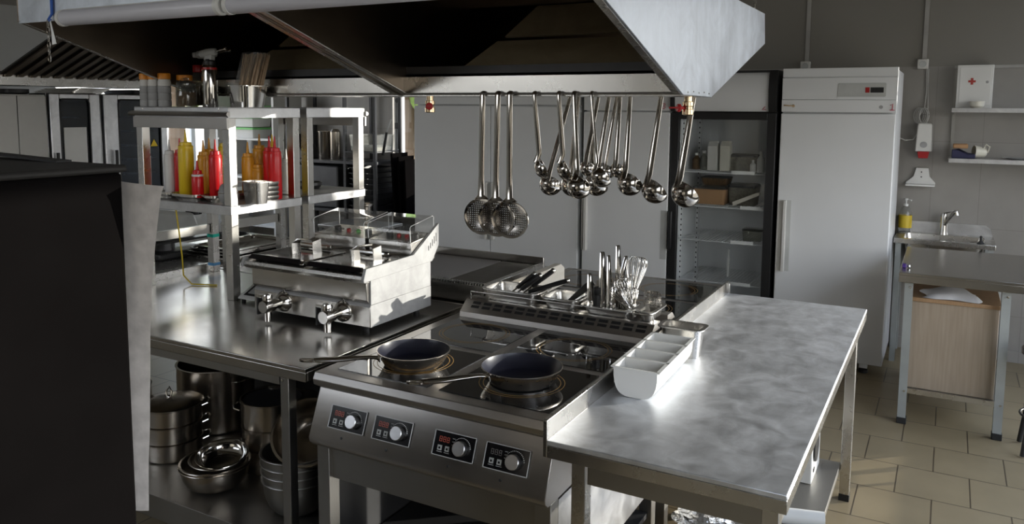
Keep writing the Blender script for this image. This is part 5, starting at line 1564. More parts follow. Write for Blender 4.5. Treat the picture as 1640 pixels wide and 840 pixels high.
t = thing('wall_shelf', 'two-deck steel wall shelf above the sink at the right edge', 'shelf', (0.4, 6.28, 1.4))
for z, nm in ((1.755, 'upper_deck'), (1.418, 'lower_deck')):
    s = MB().box(0.0, 0.85, 6.11, 6.398, z - 0.004, z)
    s.box(0.0, 0.85, 6.11, 6.115, z - 0.028, z - 0.004)
    s.build(nm, 'steel_side', t)
for x in (0.004, 0.8):
    MB().box(x, x + 0.02, 6.375, 6.399, 1.37, 2.02).build('upright', 'steel_dull', t)
    for z in (1.751, 1.414):
        MB().prism([(6.375, z), (6.13, z), (6.375, z - 0.04)], 'x', x + 0.004, x + 0.010).build('bracket', 'steel_dull', t)
t = thing('first_aid_box', 'white first aid box with a red cross on the upper wall shelf', 'first aid box', (0.128, 6.3, 1.755))
MB().box(0.020, 0.232, 6.245, 6.385, 1.7555, 2.045).build('case', 'white', t, 0.003)
MB().box(0.036, 0.220, 6.241, 6.2455, 1.775, 2.032).build('door', 'white', t, 0.001)
MB().box(0.086, 0.130, 6.2392, 6.2412, 1.928, 1.942).box(0.1005, 0.1155, 6.2390, 6.2412, 1.913, 1.957).build('cross', 'red_mark', t)
MB().lathe([(0.009, 0), (0.008, 0.005), (0, 0.006)], n=14, mtx=axis_to((0, -1, 0), (0.198, 6.241, 1.93))).build('lock', 'grey_plastic', t)
single(MB().lathe([(0.030, 0), (0.042, 0.012), (0.046, 0.045), (0.043, 0.045), (0.028, 0.006), (0, 0.006)], (0.145, 6.19, 1.7555), 22), 'sugar_bowl', 'cream', 'cream bowl in front of the first aid box', 'bowl', (0.145, 6.19, 1.7555))
t = thing('coffee_cup', 'white cup lying on its side on the lower wall shelf', 'cup', (0.20, 6.2, 1.418))
MB().lathe([(0.026, 0), (0.034, 0.008), (0.041, 0.075), (0.038, 0.075), (0.03, 0.01), (0, 0.008)], n=22, mtx=axis_to((-1, -0.35, 0.08), (0.215, 6.21, 1.4605))).build('cup_body', 'cream', t)
MB().tube([(0.20, 6.18, 1.49), (0.215, 6.165, 1.515), (0.235, 6.165, 1.50), (0.225, 6.19, 1.462)], 0.005, 8).build('handle', 'cream', t)
mb = MB()
mb.loft([[(0.015 + 0.14 * u, 6.15 + 0.10 * v, 1.4185 + (0.06 if k else 0) * (1 - 0.55 * u) + 0.008 * math.sin(7 * u + 5 * v) * k) for u, v in ((0, 0), (0.3, 0), (0.7, 0), (1, 0), (1, 1), (0.7, 1), (0.3, 1), (0, 1))] for k in (0, 1)])
single(mb, 'folded_cloth', 'navy', 'dark folded cloth on the lower wall shelf left of the cup', 'cloth', (0.08, 6.2, 1.418), None, 0.006)
single(MB().box(0.02, 0.11, 6.16, 6.24, 1.484, 1.515), 'wallet', 'tan', 'brown leather pouch on top of the dark folded cloth', 'pouch', (0.06, 6.2, 1.484), None, 0.008)
single(MB().lathe([(0.05, 0), (0.09, 0.012), (0.092, 0.012), (0.052, 0.003), (0, 0.003)], (0.40, 6.22, 1.4185), 26), 'plate', 'enamel_grey', 'grey plate on the lower wall shelf at the right edge', 'plate', (0.40, 6.22, 1.4185))
def trunk(x, label):
    t = thing('cable_trunking', label, 'trunking', (x, 6.39, 2.05), 0, 'cable trunkings with sockets on the back wall')
    MB().box(x - 0.014, x + 0.014, 6.382, 6.399, 2.09, CZ).build('cover', 'conduit', t)
    MB().box(x - 0.042, x + 0.028, 6.360, 6.399, 2.028, 2.098).build('socket_box', 'white_dim', t, 0.006)
    MB().lathe([(0.024, 0), (0.022, 0.004), (0.02, 0.001), (0, 0.001)], n=20, mtx=axis_to((0, -1, 0), (x - 0.007, 6.360, 2.063))).build('socket_face', 'enamel_grey', t)
trunk(-0.978, 'vertical cable trunking with socket above the white single fridge')
trunk(-0.190, 'vertical cable trunking with socket left of the first aid box')
struct(MB().box(0.0, RX, 6.392, 6.399, 2.03, 2.05), 'trim_1', 'conduit')

# preparation table in front of the sink
t = thing('prep_table', 'small steel-topped table on painted legs, standing before the sink', 'table', (0.15, 5.25, 0))
s = MB().box(-0.203, 0.50, 4.775, 5.72, 0.842, 0.857)
s.box(-0.203, 0.50, 4.775, 4.785, 0.803, 0.843); s.box(-0.203, -0.193, 4.785, 5.71, 0.803, 0.843); s.box(0.49, 0.50, 4.785, 5.71, 0.803, 0.843); s.box(-0.203, 0.50, 5.71, 5.72, 0.803, 0.843)
s.build('tabletop', 'steel_left', t, 0.002)
for x in (-0.172, 0.284):
    for y in (4.80, 5.64):
        lg = MB()
        lg.box(x, x + 0.042, y, y + 0.004, 0.035, 0.842); lg.box(x, x + 0.004, y + 0.004, y + 0.042, 0.035, 0.842)
        lo = lg.build('leg', 'paint_leg', t)
        MB().box(x - 0.003, x + 0.046, y - 0.004, y + 0.046, 0.0, 0.036).build('foot', 'rubber', lo, 0.003)
        for z in (0.19, 0.775):
            MB().lathe([(0.007, 0), (0.005, 0.004), (0, 0.005)], n=8, mtx=axis_to((0, -1, 0), (x + 0.028, y - 0.0002, z))).build('bolt', 'chrome', lo)
MB().box(-0.168, 0.322, 4.804, 4.812, 0.178, 0.205).build('rail', 'steel', t)
MB().box(-0.168, 0.322, 5.65, 5.658, 0.178, 0.205).build('rail', 'steel', t)
MB().box(-0.166, 0.320, 4.812, 5.65, 0.190, 0.196).build('undershelf', 'steel_dull', t)
t = thing('wooden_chest', 'pale wood chest under the prep table', 'chest', (0.08, 5.15, 0.196))
MB().box(-0.148, 0.282, 4.86, 5.45, 0.197, 0.690).build('chest_body', 'chest', t, 0.002)
MB().box(-0.158, 0.290, 4.85, 5.46, 0.690, 0.712).build('chest_top', 'chest_edge', t, 0.002)
bg_ = MB()
nu, nv = 16, 10
vs, fs = [], []
for i in range(nu + 1):
    for j in range(nv + 1):
        u, v = i / nu, j / nv
        ed = min(u, 1 - u) * min(v, 1 - v) * 4
        z = 0.7135 + 0.055 * ed ** 0.5 + 0.016 * math.sin(9 * u + 4 * v) * ed + random.uniform(0, 0.006) * ed
        x = -0.085 + 0.27 * u + 0.02 * math.sin(6 * v)
        y = 4.865 + 0.22 * v - 0.012 * math.sin(8 * u)
        vs.append((x, y, z))
for i in range(nu):
    for j in range(nv):
        a = i * (nv + 1) + j
        fs.append((a, a + nv + 1, a + nv + 2, a + 1))
bg_.add(vs, fs)
single(bg_, 'plastic_bag', 'bag', 'crumpled white plastic bag on the pale wood chest', 'bag', (0.05, 4.97, 0.713), None, 0, 60)
t = thing('bar_stool', 'black stool cut by the right edge of the picture', 'stool', (0.50, 4.75, 0))
MB().lathe([(0.12, 0.50), (0.135, 0.515), (0.135, 0.54), (0.12, 0.55), (0, 0.552)], (0.515, 4.72, 0), 26).build('seat', 'black', t)
for a in (45, 135, 225, 315):
    dx, dy = math.cos(math.radians(a)), math.sin(math.radians(a))
    MB().tube([(0.515 + 0.08 * dx, 4.72 + 0.08 * dy, 0.505), (0.515 + 0.15 * dx, 4.72 + 0.15 * dy, 0.008)], 0.012, 10).build('leg', 'black', t)
MB().tube(arc((0.515, 4.72, 0.20), 0.122, 0, 2 * PI, 24, (1, 0, 0), (0, 1, 0))[:-1], 0.006, 8, closed=True).build('foot_ring', 'black', t)
t = thing('purple_sachet', 'tiny purple and silver sachet on the prep table corner', 'sachet', (-0.18, 4.93, 0.857))
MB().box(-0.195, -0.175, 4.92, 4.95, 0.8575, 0.88).build('packet', plain('purple_print', (0.07, 0.03, 0.22), 0.4), t, 0.003)
MB().ball((-0.162, 4.93, 0.868), 0.0105, 10).build('foil_end', 'foil', t)

# ================================================================== things under the right table
t = thing('radio_box', 'off-white box with two round black speakers under the right table', 'speaker', (-0.50, 3.5, 0.16))
MB().box(-0.58, -0.432, 3.43, 3.665, 0.1605, 0.46).build('case', 'white_dim', t, 0.006)
for y, z, r in ((3.51, 0.30, 0.062), (3.60, 0.39, 0.05)):
    MB().lathe([(r, 0), (r, 0.008), (r * 0.85, 0.009), (r * 0.5, 0.002), (r * 0.2, 0.006), (0, 0.008)], n=24, mtx=axis_to((1, 0, 0), (-0.432, y, z))).build('speaker_cone', 'black', t)
MB().box(-0.432, -0.429, 3.47, 3.50, 0.20, 0.215).build('socket', 'black', t)
t = thing('paper_roll', 'white paper roll lying on the shelf below the right table edge', 'paper roll', (-0.42, 3.07, 0.16))
MB().lathe([(0.010, 0), (0.030, 0.0), (0.030, 0.175), (0.010, 0.175)], n=24, mtx=axis_to((1, 0.27, 0), (-0.505, 3.045, 0.1908))).build('roll', 'white', t)
MB().lathe([(0.0095, -0.002), (0.0095, 0.177)], n=16, mtx=axis_to((1, 0.27, 0), (-0.505, 3.045, 0.1908))).build('core', 'tan', t)
single(MB().lathe([(0.12, 0), (0.14, 0.02), (0.14, 0.21), (0.135, 0.21), (0.13, 0.03), (0, 0.03)], (-0.66, 2.25, 0.1605), 28), 'black_bucket', 'cabinet_black', 'black bucket under the right table beside its front left leg', 'bucket', (-0.66, 2.25, 0.16))
fb = MB()
fb.ball((0, 0, 0), 0.085, 22, sx=1.3, sz=0.55)
for i, p in enumerate(fb.v):
    k = 1 + 0.14 * math.sin(i * 12.9898) 
    fb.v[i] = (-0.72 + p[0] * k, 2.82 + p[1] * k, 0.215 + p[2] * k)
single(fb, 'foil_bundle', 'foil', 'crumpled foil bundle on the shelf under the right table', 'foil', (-0.72, 2.82, 0.165), None, 0, 10)

# ================================================================== pots and bowls under the left table
SZ = 0.1965
def loop_handle(mb, c, d, span, out, r=0.004, droop=0.0):
    d = Vector(d).normalized(); s = Vector((-d.y, d.x, 0)); c = Vector(c)
    pts = [c - s * span, c - s * span * 0.95 + d * out * 0.7 + Vector((0, 0, droop * 0.6)), c - s * span * 0.5 + d * out + Vector((0, 0, droop)),
           c + s * span * 0.5 + d * out + Vector((0, 0, droop)), c + s * span * 0.95 + d * out * 0.7 + Vector((0, 0, droop * 0.6)), c + s * span]
    return mb.tube(pts, r, 8)
def pot(x, y, z, r, h, label, group, handles=(1, 0, 0), mat='pot_steel', lid=False, hz=0.75):
    t = thing('cooking_pot', label, 'pot', (x, y, z), 0, group)
    MB().lathe([(r * 0.96, 0), (r, 0.006), (r, h - 0.006), (r * 1.03, h - 0.003), (r * 1.03, h), (r * 0.97, h), (r * 0.965, 0.008), (0, 0.006)], (x, y, z), 40).build('pot_body', mat, t)
    d = Vector(handles).normalized()
    for k in (-1, 1):
        hb = MB()
        loop_handle(hb, Vector((x, y, z + h * hz)) + d * k * r * 0.985, d * k, r * 0.32, r * 0.26, 0.0045, 0.012)
        hb.build('handle', 'chrome', t)
    return t
GPOT = 'pots stacked beneath the left table'
for k in range(3):
    pot(-2.965, 2.27, SZ + 0.0005 + k * 0.077, 0.128, 0.0765, ['lowest', 'middle', 'top'][k] + ' pot of the lidded stack under the left table', GPOT, (0.6, 0.8, 0))
t = thing('pot_lid', 'dark steel lid with a wire loop on the pot stack', 'lid', (-2.965, 2.27, SZ + 0.231))
MB().lathe([(0.136, 0), (0.137, 0.004), (0.128, 0.008), (0.07, 0.020), (0, 0.025)], (-2.965, 2.27, SZ + 0.2315), 40).build('lid_plate', 'pot_steel', t)
lp = MB()
lp.tube([(-2.975, 2.26, SZ + 0.253), (-2.985, 2.265, SZ + 0.280), (-2.972, 2.27, SZ + 0.300), (-2.955, 2.27, SZ + 0.280), (-2.960, 2.265, SZ + 0.253)], 0.0035, 8)
lp.ball((-2.968, 2.262, SZ + 0.257), 0.010, 12)
lp.build('loop', 'chrome', t)
for k in range(3):
    pot(-3.245, 2.24, SZ + 0.0005 + k * 0.090, 0.115, 0.088, ['lowest', 'middle', 'top'][k] + ' pot of the open stack beside the hanging paper', GPOT, (1, -0.25, 0))
pot(-3.07, 2.61, SZ + 0.0005, 0.178, 0.305, 'tall stockpot at the back under the left table', GPOT, (1, 0, 0), hz=0.8)
pot(-2.50, 2.40, SZ + 0.0005, 0.122, 0.098, 'lowest pan of the leaning stack behind the bowls', GPOT, (-1, -0.25, 0))
pot(-2.50, 2.40, SZ + 0.0990, 0.115, 0.088, 'middle pan of the leaning stack behind the bowls', GPOT, (-1, 0.4, 0))
tp = pot(-2.49, 2.41, SZ + 0.1875, 0.13, 0.115, 'top pan of the stack behind the bowls with a black inside', GPOT, (-0.9, -0.45, 0), hz=0.55)
MB().lathe([(0.130 * 0.95, 0.108), (0, 0.108)], (-2.49, 2.41, SZ + 0.1875), 30, (False, True)).build('dark_cover', 'dark', tp)
pot(-2.60, 2.66, SZ + 0.0005, 0.10, 0.20, 'pot between stockpot and leaning stack, deep in shadow', GPOT, (-1, 0, 0))
def bowl(x, y, z, r, h, label, group, tilt=(0, 0, 1), mat='pot_steel', flat=0.45):
    prof = [(r * flat, 0)]
    for i in range(1, 9):
        a = PI / 2 * i / 8
        prof.append((r * flat + (r - r * flat) * math.sin(a) ** 0.9, h * (1 - math.cos(a))))
    prof += [(r * 1.055, h), (r * 1.06, h + 0.003), (r * 1.05, h + 0.005), (r * 0.985, h + 0.005)]
    for i in range(8, 0, -1):
        a = PI / 2 * i / 8
        prof.append(((r * flat + (r - r * flat) * math.sin(a) ** 0.9) * 0.98, h * (1 - math.cos(a)) + 0.003))
    prof.append((0, 0.003))
    mb = MB().lathe(prof, n=40, mtx=axis_to(tilt, (x, y, z)))
    return single(mb, 'mixing_bowl', mat, label, 'bowl', (x, y, z), group)
GB1 = 'nested steel bowls in the left heap'
bowl(-2.545, 2.145, SZ + 0.001, 0.134, 0.092, 'large steel bowl at the bottom of the left bowl heap', GB1)
bowl(-2.545, 2.145, SZ + 0.012, 0.132, 0.091, 'second large bowl nested in the left bowl heap', GB1)
bowl(-2.530, 2.150, SZ + 0.062, 0.110, 0.058, 'middle-sized bowl inside the left bowl heap', GB1, (0.03, -0.02, 1))
bowl(-2.510, 2.155, SZ + 0.092, 0.098, 0.050, 'bright shallow bowl on top of the left bowl heap', GB1, (0.10, -0.16, 1), 'chrome')
GB2 = 'nested steel bowls in the right heap'
for k in range(4):
    bowl(-2.125, 2.175, SZ + 0.001 + 0.033 * k, 0.128 + 0.001 * k, 0.13, ['bottom', 'second', 'third', 'uppermost upright'][k] + ' bowl of the right heap behind the table leg', GB2, mat='steel_dull', flat=0.5)
bowl(-2.085, 2.225, SZ + 0.245, 0.130, 0.11, 'tilted bowl lying on top of the right heap, inside facing out', GB2, (0.30, -0.62, 0.72), 'pot_steel')

# ================================================================== black cabinet and paper at the left foreground
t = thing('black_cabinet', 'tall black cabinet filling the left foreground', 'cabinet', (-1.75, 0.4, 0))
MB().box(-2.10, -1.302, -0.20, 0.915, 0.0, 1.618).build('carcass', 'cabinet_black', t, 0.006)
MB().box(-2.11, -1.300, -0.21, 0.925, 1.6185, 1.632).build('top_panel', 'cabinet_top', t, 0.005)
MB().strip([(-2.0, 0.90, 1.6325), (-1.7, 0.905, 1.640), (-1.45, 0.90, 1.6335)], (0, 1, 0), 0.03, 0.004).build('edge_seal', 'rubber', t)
pp = MB()
rows, cols = 26, 8
vs, fs = [], []
EDGE = [(0.0, 0.012), (0.14, 0.008), (0.35, 0.016), (0.52, 0.030), (0.70, 0.054), (0.85, 0.080), (0.95, 0.096), (1.0, 0.106)]
def lerp_edge(f):
    for (a, b), (c, d) in zip(EDGE, EDGE[1:]):
        if f <= c:
            return b + (d - b) * (f - a) / (c - a)
    return EDGE[-1][1]
for i in range(rows + 1):
    f = i / rows
    z = 0.955 + 0.652 * f
    e1 = -1.335 + lerp_edge(f)
    for j in range(cols + 1):
        g = j / cols
        x = -1.46 + (e1 + 1.46) * g
        y = 0.934 + 0.10 * max(0, g - 0.55) ** 2 + 0.01 * math.sin(5 * f) * g
        vs.append((x, y, z - (0.012 * g if i == rows else 0)))
for i in range(rows):
    for j in range(cols):
        a = i * (cols + 1) + j
        fs.append((a, a + 1, a + cols + 2, a + cols + 1))
pp.add(vs, fs)
single(pp, 'paper_sheet', 'paper', 'long printed paper sheet curling off the edge of the black cabinet', 'paper', (-1.40, 0.94, 0.955), None, 0, 60)

# ================================================================== left side: ovens, wall hood, machines
def oven(y0, y1, gy0, gy1, label, glass_bow):
    t = thing('combi_oven', label, 'oven', (-6.4, (y0 + y1) / 2, 0), 0, 'combi ovens at the left')
    xf, xb, z0, z1 = -6.0, -6.75, 0.75, 1.825
    c = MB()
    c.box(xb, xb + 0.03, y0, y1, z0, z1); c.box(xb + 0.03, xf - 0.045, y0, y0 + 0.03, z0, z1); c.box(xb + 0.03, xf - 0.045, y1 - 0.03, y1, z0, z1)
    c.box(xb + 0.03, xf - 0.045, y0 + 0.03, y1 - 0.03, z0, z0 + 0.03); c.box(xb + 0.03, xf - 0.045, y0 + 0.03, y1 - 0.03, z1 - 0.03, z1)
    c.build('cabinet', 'steel_side', t, 0.004)
    zb, zt = z0 + 0.12, z1 - 0.045
    d = MB()
    d.box(xf - 0.04, xf, y0 + 0.004, gy0, z0 + 0.01, z1 - 0.004); d.box(xf - 0.04, xf, gy1, y1 - 0.004, z0 + 0.01, z1 - 0.004)
    d.box(xf - 0.04, xf, gy0, gy1, zt, z1 - 0.004); d.box(xf - 0.04, xf, gy0, gy1, z0 + 0.01, zb)
    do = d.build('door', 'steel_side', t, 0.006)
    g = MB().box(xf - 0.016, xf - 0.010, gy0, gy1, zb, zt)
    g.build('door_glass', 'oven_glass', do)
    fr = MB()
    fr.tube([(xf, gy0, zb), (xf, gy0 - 0.0, zt - 0.03), (xf, gy0 + 0.02, zt), (xf, gy1 - 0.02, zt), (xf, gy1, zt - 0.03), (xf, gy1, zb), ], 0.006, 8)
    fr.build('door_gasket', 'black', do)
    for k in range(7):
        z = z0 + 0.16 + k * 0.12
        r = MB()
        r.box(xb + 0.06, xf - 0.09, y0 + 0.05, y1 - 0.05, z, z + 0.012)
        r.build('oven_tray', 'steel', t)
    MB().tube([(xf + 0.03, gy0 - 0.05, z0 + 0.3), (xf + 0.03, gy0 - 0.05, z0 + 0.62)], 0.012, 10).tube([(xf, gy0 - 0.05, z0 + 0.33), (xf + 0.03, gy0 - 0.05, z0 + 0.33)], 0.008, 8).build('handle', 'black', do)
    s = MB()
    for y in (y0 + 0.02, y1 - 0.06):
        for x in (xb + 0.02, xf - 0.10):
            s.box(x, x + 0.04, y, y + 0.04, 0, z0)
    s.box(xb + 0.02, xf - 0.06, y0 + 0.02, y1 - 0.02, 0.3, 0.32)
    s.build('stand', 'steel_dull', t)
    return t
t = oven(3.635, 4.050, 3.715, 3.955, 'left combi oven with a narrow window and a notice on its glass', True)
MB().box(-6.008, -6.004, 3.74, 3.925, 0.95, 1.56).build('notice', 'white', t)
t = oven(4.075, 4.67, 4.205, 4.60, 'right combi oven with a wide window and a yellow warning sticker', False)
MB().prism([(4.50, 1.385), (4.535, 1.445), (4.57, 1.385)], 'x', -6.009, -6.006).build('warning_sticker', 'sticker', t)
t = thing('steel_cupboard', 'plain steel cupboard at the far left edge beside the ovens', 'cupboard', (-6.4, 3.1, 0))
MB().box(-6.75, -6.03, 2.55, 3.62, 0.0, 1.812).build('carcass', 'steel_dull', t, 0.003)
for y0, y1 in ((2.56, 3.40), (3.405, 3.615)):
    MB().box(-6.03, -6.012, y0, y1, 0.06, 1.80).build('door', 'steel_dull', t, 0.002)
GT = 'things lying on top of the ovens'
for k in range(4):
    mb = MB(); gn_pan(mb, -6.6 + 0.02 * k, -6.06, 3.86 + 0.015 * k, 4.14 + 0.02 * k, 1.826 + 0.009 * k, 1.842 + 0.009 * k, 0.008, 0.006, 0.02)
    single(mb, 'baking_tray', 'chrome', ['lowest', 'second', 'third', 'uppermost'][k] + ' baking tray in the pile on the left oven', 'tray', (-6.3, 4.0, 1.826 + 0.009 * k), GT)
single(MB().lathe([(0.09, 0), (0.10, 0.01), (0.10, 0.04), (0.09, 0.04), (0.08, 0.01), (0, 0.008)], (-6.25, 3.52, 1.8125), 24), 'cake_ring', 'dark', 'dark round tin on the steel cupboard', 'tin', (-6.25, 3.52, 1.8125))
mb = MB(); gn_pan(mb, -6.55, -6.1, 4.42, 4.66, 1.826, 1.866, 0.01, 0.01, 0.03)
single(mb, 'roasting_tin', 'dark', 'dark roasting tin on the right oven', 'tin', (-6.3, 4.54, 1.826), GT)
# wall hood with filters above them
t = thing('extraction_hood', 'far left extraction hood with a dark ribbed filter bank', 'hood', (-5.6, 3.9, 1.9))
MB().box(-6.02, -6.0, 3.0, 4.52, 1.875, 1.975).box(-6.35, -6.02, 3.0, 4.52, 1.875, 1.880).build('gutter', 'steel', t, 0.002)
MB().prism([(-6.0, 1.95), (-5.05, 2.30), (-5.05, 2.31), (-6.0, 1.96)], 'y', 3.28, 4.50).build('filter_bank', 'dark', t)
for k in range(13):
    y = 3.31 + k * 0.092
    MB().prism([(-5.99, 1.953), (-5.06, 2.293), (-5.06, 2.275), (-5.99, 1.935)], 'y', y, y + 0.045).build('filter_rib', 'steel_hood', t)
MB().prism([(-6.35, 1.88), (-6.0, 1.88), (-5.04, 2.28), (-5.04, 2.5), (-6.35, 2.5)], 'y', 4.505, 4.52).build('end_plate', 'steel_side', t)
MB().box(-5.05, -5.035, 3.28, 4.505, 2.27, 2.5).build('front_fascia', 'steel_hood', t)
MB().box(-6.35, -5.05, 3.28, 4.505, 2.49, 2.5).build('roof', 'steel_hood', t)
# machine on the far left table
t = thing('meat_slicer', 'grey slicing machine on the far left table behind the shelf posts', 'machine', (-4.0, 3.1, 0.86))
MB().box(-4.12, -3.86, 2.92, 3.28, 0.8605, 0.90).build('base', 'black', t, 0.01)
MB().lathe([(0.055, 0.04), (0.05, 0.10)], (-3.98, 3.05, 0.86), 20).build('column', 'dark', t)
MB().prism([(2.86, 0.965), (2.88, 1.12), (2.95, 1.15), (3.22, 1.10), (3.26, 1.0), (3.22, 0.955)], 'x', -4.08, -3.92).build('housing', 'enamel_grey', t, 0.02)
MB().box(-4.10, -3.90, 2.88, 3.32, 0.945, 0.957).build('carriage', 'black', t, 0.003)
MB().lathe([(0.045, 0), (0.05, 0.03), (0.035, 0.09), (0, 0.095)], (-3.98, 3.26, 1.085), 20).build('hopper', 'black_gloss', t)
GS = 'steel trays piled on the far left table'
for k in range(4):
    mb = MB(); gn_pan(mb, -3.90 + 0.012 * k, -3.50 - 0.01 * (k % 2), 3.08 + 0.02 * k, 3.58 + 0.012 * k, 0.8605 + 0.013 * k, 0.886 + 0.013 * k, 0.012, 0.012, 0.03)
    single(mb, 'steel_tray', 'chrome', ['lowest', 'second', 'third', 'topmost'][k] + ' steel tray of the pile left of the fryer', 'tray', (-3.7, 3.33, 0.8605 + 0.013 * k), GS)
single(MB().lathe([(0.10, 0), (0.13, 0.03), (0.13, 0.045), (0.125, 0.045), (0.095, 0.006), (0, 0.005)], (-4.08, 3.60, 0.8605), 28).tube([(-4.16, 3.52, 0.905), (-4.14, 3.50, 0.94), (-4.04, 3.49, 0.94), (-4.02, 3.51, 0.905)], 0.006, 8), 'roasting_pan', 'dark', 'dark handled pan behind the slicing machine', 'pan', (-4.08, 3.60, 0.8605))

# ================================================================== rack at the back left
t = thing('storage_rack', 'dark perforated steel storage rack left of the double fridge', 'rack', (-5.3, 6.1, 0))
for x in (-5.84, -5.10, -4.74):
    for y in (5.92, 6.32):
        p = MB().box(x, x + 0.028, y, y + 0.028, 0, 2.05)
        for k in range(40):
            p.box(x + 0.010, x + 0.018, y - 0.0006, y, 0.08 + k * 0.049, 0.10 + k * 0.049, 1)
        p.build('upright', ['dark', 'black'], t)
for z in (0.25, 0.74, 1.215):
    for xa, xb in ((-5.84, -5.10), (-5.07, -4.74)):
        MB().box(xa, xb, 5.92, 6.348, z - 0.028, z).build('deck', 'dark', t)
MB().box(-5.07, -4.74, 5.92, 6.348, 1.30, 1.31).build('deck', 'dark', t)
GR = 'items on the dark storage rack'
single(MB().box(-5.80, -5.20, 5.95, 6.30, 0.7405, 1.16), 'black_crate', 'dark', 'large dark crate on the middle deck of the rack', 'crate', (-5.5, 6.1, 0.7405), GR, 0.015)
single(MB().lathe([(0.075, 0), (0.078, 0.006), (0.078, 0.26), (0.084, 0.27), (0.084, 0.275), (0.074, 0.275), (0.072, 0.008), (0, 0.008)], (-5.48, 6.1, 1.2155), 28), 'tall_canister', 'pot_steel', 'left one of the steel canisters on the rack', 'canister', (-5.48, 6.1, 1.2155), GR)
single(MB().lathe([(0.05, 0), (0.053, 0.006), (0.053, 0.27), (0.045, 0.28), (0.03, 0.30), (0, 0.30)], (-5.335, 6.08, 1.2155), 26), 'tall_canister', 'pot_steel', 'narrow right-hand steel canister on the rack', 'canister', (-5.335, 6.08, 1.2155), GR)
single(MB().prism([(-5.83, 1.2155), (-5.60, 1.2155), (-5.62, 1.25), (-5.83, 1.46)], 'y', 5.96, 6.2), 'black_wedge_bin', 'black', 'black sloping bin at the left end of the rack', 'bin', (-5.7, 6.08, 1.2155), GR, 0.01)
c = thing('storage_box', 'clear plastic storage box with white contents on the rack', 'box', (-4.9, 6.1, 1.31))
mb = MB()
gn_pan(mb, -5.065, -4.745, 5.93, 6.30, 1.3105, 1.47, 0.008, 0.012, 0.03)
mb.build('box_body', 'clear', c)
MB().loft([rrect(-4.905, 6.115, 0.125, 0.15, 0.03, 1.314), rrect(-4.905, 6.115, 0.13, 0.155, 0.03, 1.35), rrect(-4.905, 6.115, 0.09, 0.12, 0.03, 1.365)]).build('contents', 'white_dim', c)
for k in range(8):
    mb = MB(); gn_pan(mb, -5.055 + 0.004 * (k % 3), -4.752, 5.93, 6.33, 0.9505 - 0.21 + 0.052 * k, 0.9505 - 0.21 + 0.050 + 0.052 * k, 0.014, 0.012, 0.02)
    single(mb, 'black_tray', 'black', ['bottom', 'second', 'third', 'fourth', 'fifth', 'sixth', 'seventh', 'top'][k] + ' black tray in the tray stack on the rack', 'tray', (-4.9, 6.12, 0.7405 + 0.052 * k), 'black trays stacked on the rack')
t = thing('steel_pitcher', 'steel pitcher in front of the black tray stack', 'pitcher', (-4.62, 5.35, 0.0))
bpos = (-4.50, 5.50)
MB().lathe([(0.045, 0.70), (0.055, 0.71), (0.058, 0.86), (0.072, 0.87), (0.072, 0.885), (0.056, 0.885), (0.05, 0.72), (0, 0.715)], (*bpos, 0.0), 26).build('pitcher_body', 'pot_steel', t)
t = thing('side_cart', 'low dark steel cart with a steel top before the rack', 'cart', (-4.6, 5.5, 0))
MB().box(-4.85, -4.25, 5.28, 5.72, 0.675, 0.70).build('cart_top', 'steel_dull', t, 0.003)
for x in (-4.84, -4.29):
    for y in (5.29, 5.68):
        MB().box(x, x + 0.03, y, y + 0.03, 0, 0.675).build('leg', 'dark', t)
MB().box(-4.81, -4.29, 5.30, 5.69, 0.2, 0.22).build('undershelf', 'dark', t)
for k in range(3):
    xb = -4.605 + k * 0.055
    mb = MB().prism([(xb - 0.01, 0.005), (xb - 0.085 + 0.02 * k, 1.29 - 0.03 * k), (xb - 0.062 + 0.02 * k, 1.295 - 0.03 * k), (xb + 0.015, 0.005)], 'y', 6.12, 6.37)
    single(mb, 'black_board', 'cabinet_black', ['left', 'middle', 'right'][k] + ' black board leaning between the rack and the double fridge', 'board', (xb, 6.24, 0.005), 'black boards leaning by the rack', 0.003)
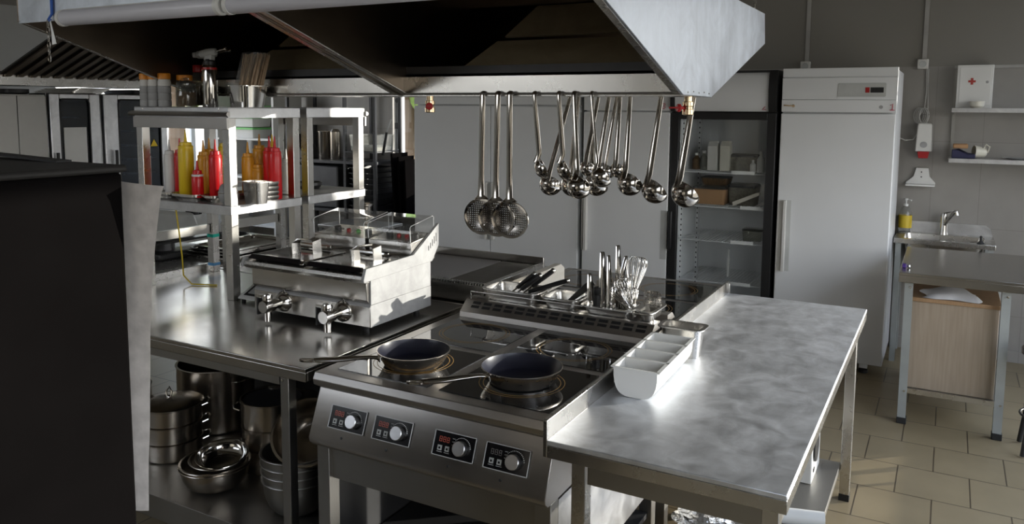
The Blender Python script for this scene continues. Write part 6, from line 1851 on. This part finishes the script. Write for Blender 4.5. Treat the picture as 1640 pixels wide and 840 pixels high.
t = thing('knife_sharpener', 'black sharpening steel sticking up beside the rack', 'tool', (-4.65, 5.95, 1.28))
MB().tube([(-4.66, 5.97, 1.285), (-4.60, 5.95, 1.50)], 0.014, 10).build('handle', 'black', t)
MB().tube([(-4.60, 5.95, 1.50), (-4.53, 5.93, 1.62)], 0.006, 8).build('rod', 'enamel_grey', t)
mb = MB()
mb.tube([(-4.79, 6.385, 1.32), (-4.79, 6.385, 2.1)], 0.006, 8)
mb.box(-4.815, -4.765, 6.36, 6.398, 1.52, 1.58); mb.lathe([(0.025, 0), (0.025, 0.04)], n=14, mtx=axis_to((0, -1, 0), (-4.785, 6.398, 1.80)))
for k in range(7):
    mb.tube(arc((-4.78, 6.37, 1.86 + 0.022 * k), 0.022, 0, 2 * PI, 10, (1, 0, 0), (0, 0.8, 0.3))[:-1], 0.006, 6, closed=True)
single(mb, 'coiled_cable', 'black', 'black coiled cable and plug on the wall above the leaning boards', 'cable', (-4.79, 6.385, 1.32))
# pale shelf unit with green-lidded tubs seen through the bottle shelf
t = thing('white_shelf', 'pale shelving far behind the bottles', 'shelf', (-6.5, 6.1, 0))
for x in (-6.88, -6.06):
    MB().box(x, x + 0.03, 5.95, 6.35, 0, 1.9).build('side_board', 'white_dim', t)
for z in (0.5, 1.0, 1.40, 1.88):
    MB().box(-6.85, -6.06, 5.95, 6.35, z - 0.02, z).build('shelf_board', 'white_dim', t)
for k in range(3):
    z = 1.4005 + k * 0.115
    c = thing('lidded_tub', ['lowest', 'middle', 'upper'][k] + ' green-lidded tub on the pale shelving', 'tub', (-6.5, 6.1, z), 0, 'green-lidded tubs')
    MB().loft([rrect(-6.52, 6.12, 0.15, 0.12, 0.02, z), rrect(-6.52, 6.12, 0.16, 0.13, 0.02, z + 0.088)]).build('tub_body', 'white_dim', c)
    MB().loft([rrect(-6.52, 6.12, 0.17, 0.14, 0.02, z + 0.088), rrect(-6.52, 6.12, 0.17, 0.14, 0.02, z + 0.108)]).build('lid', 'green', c)
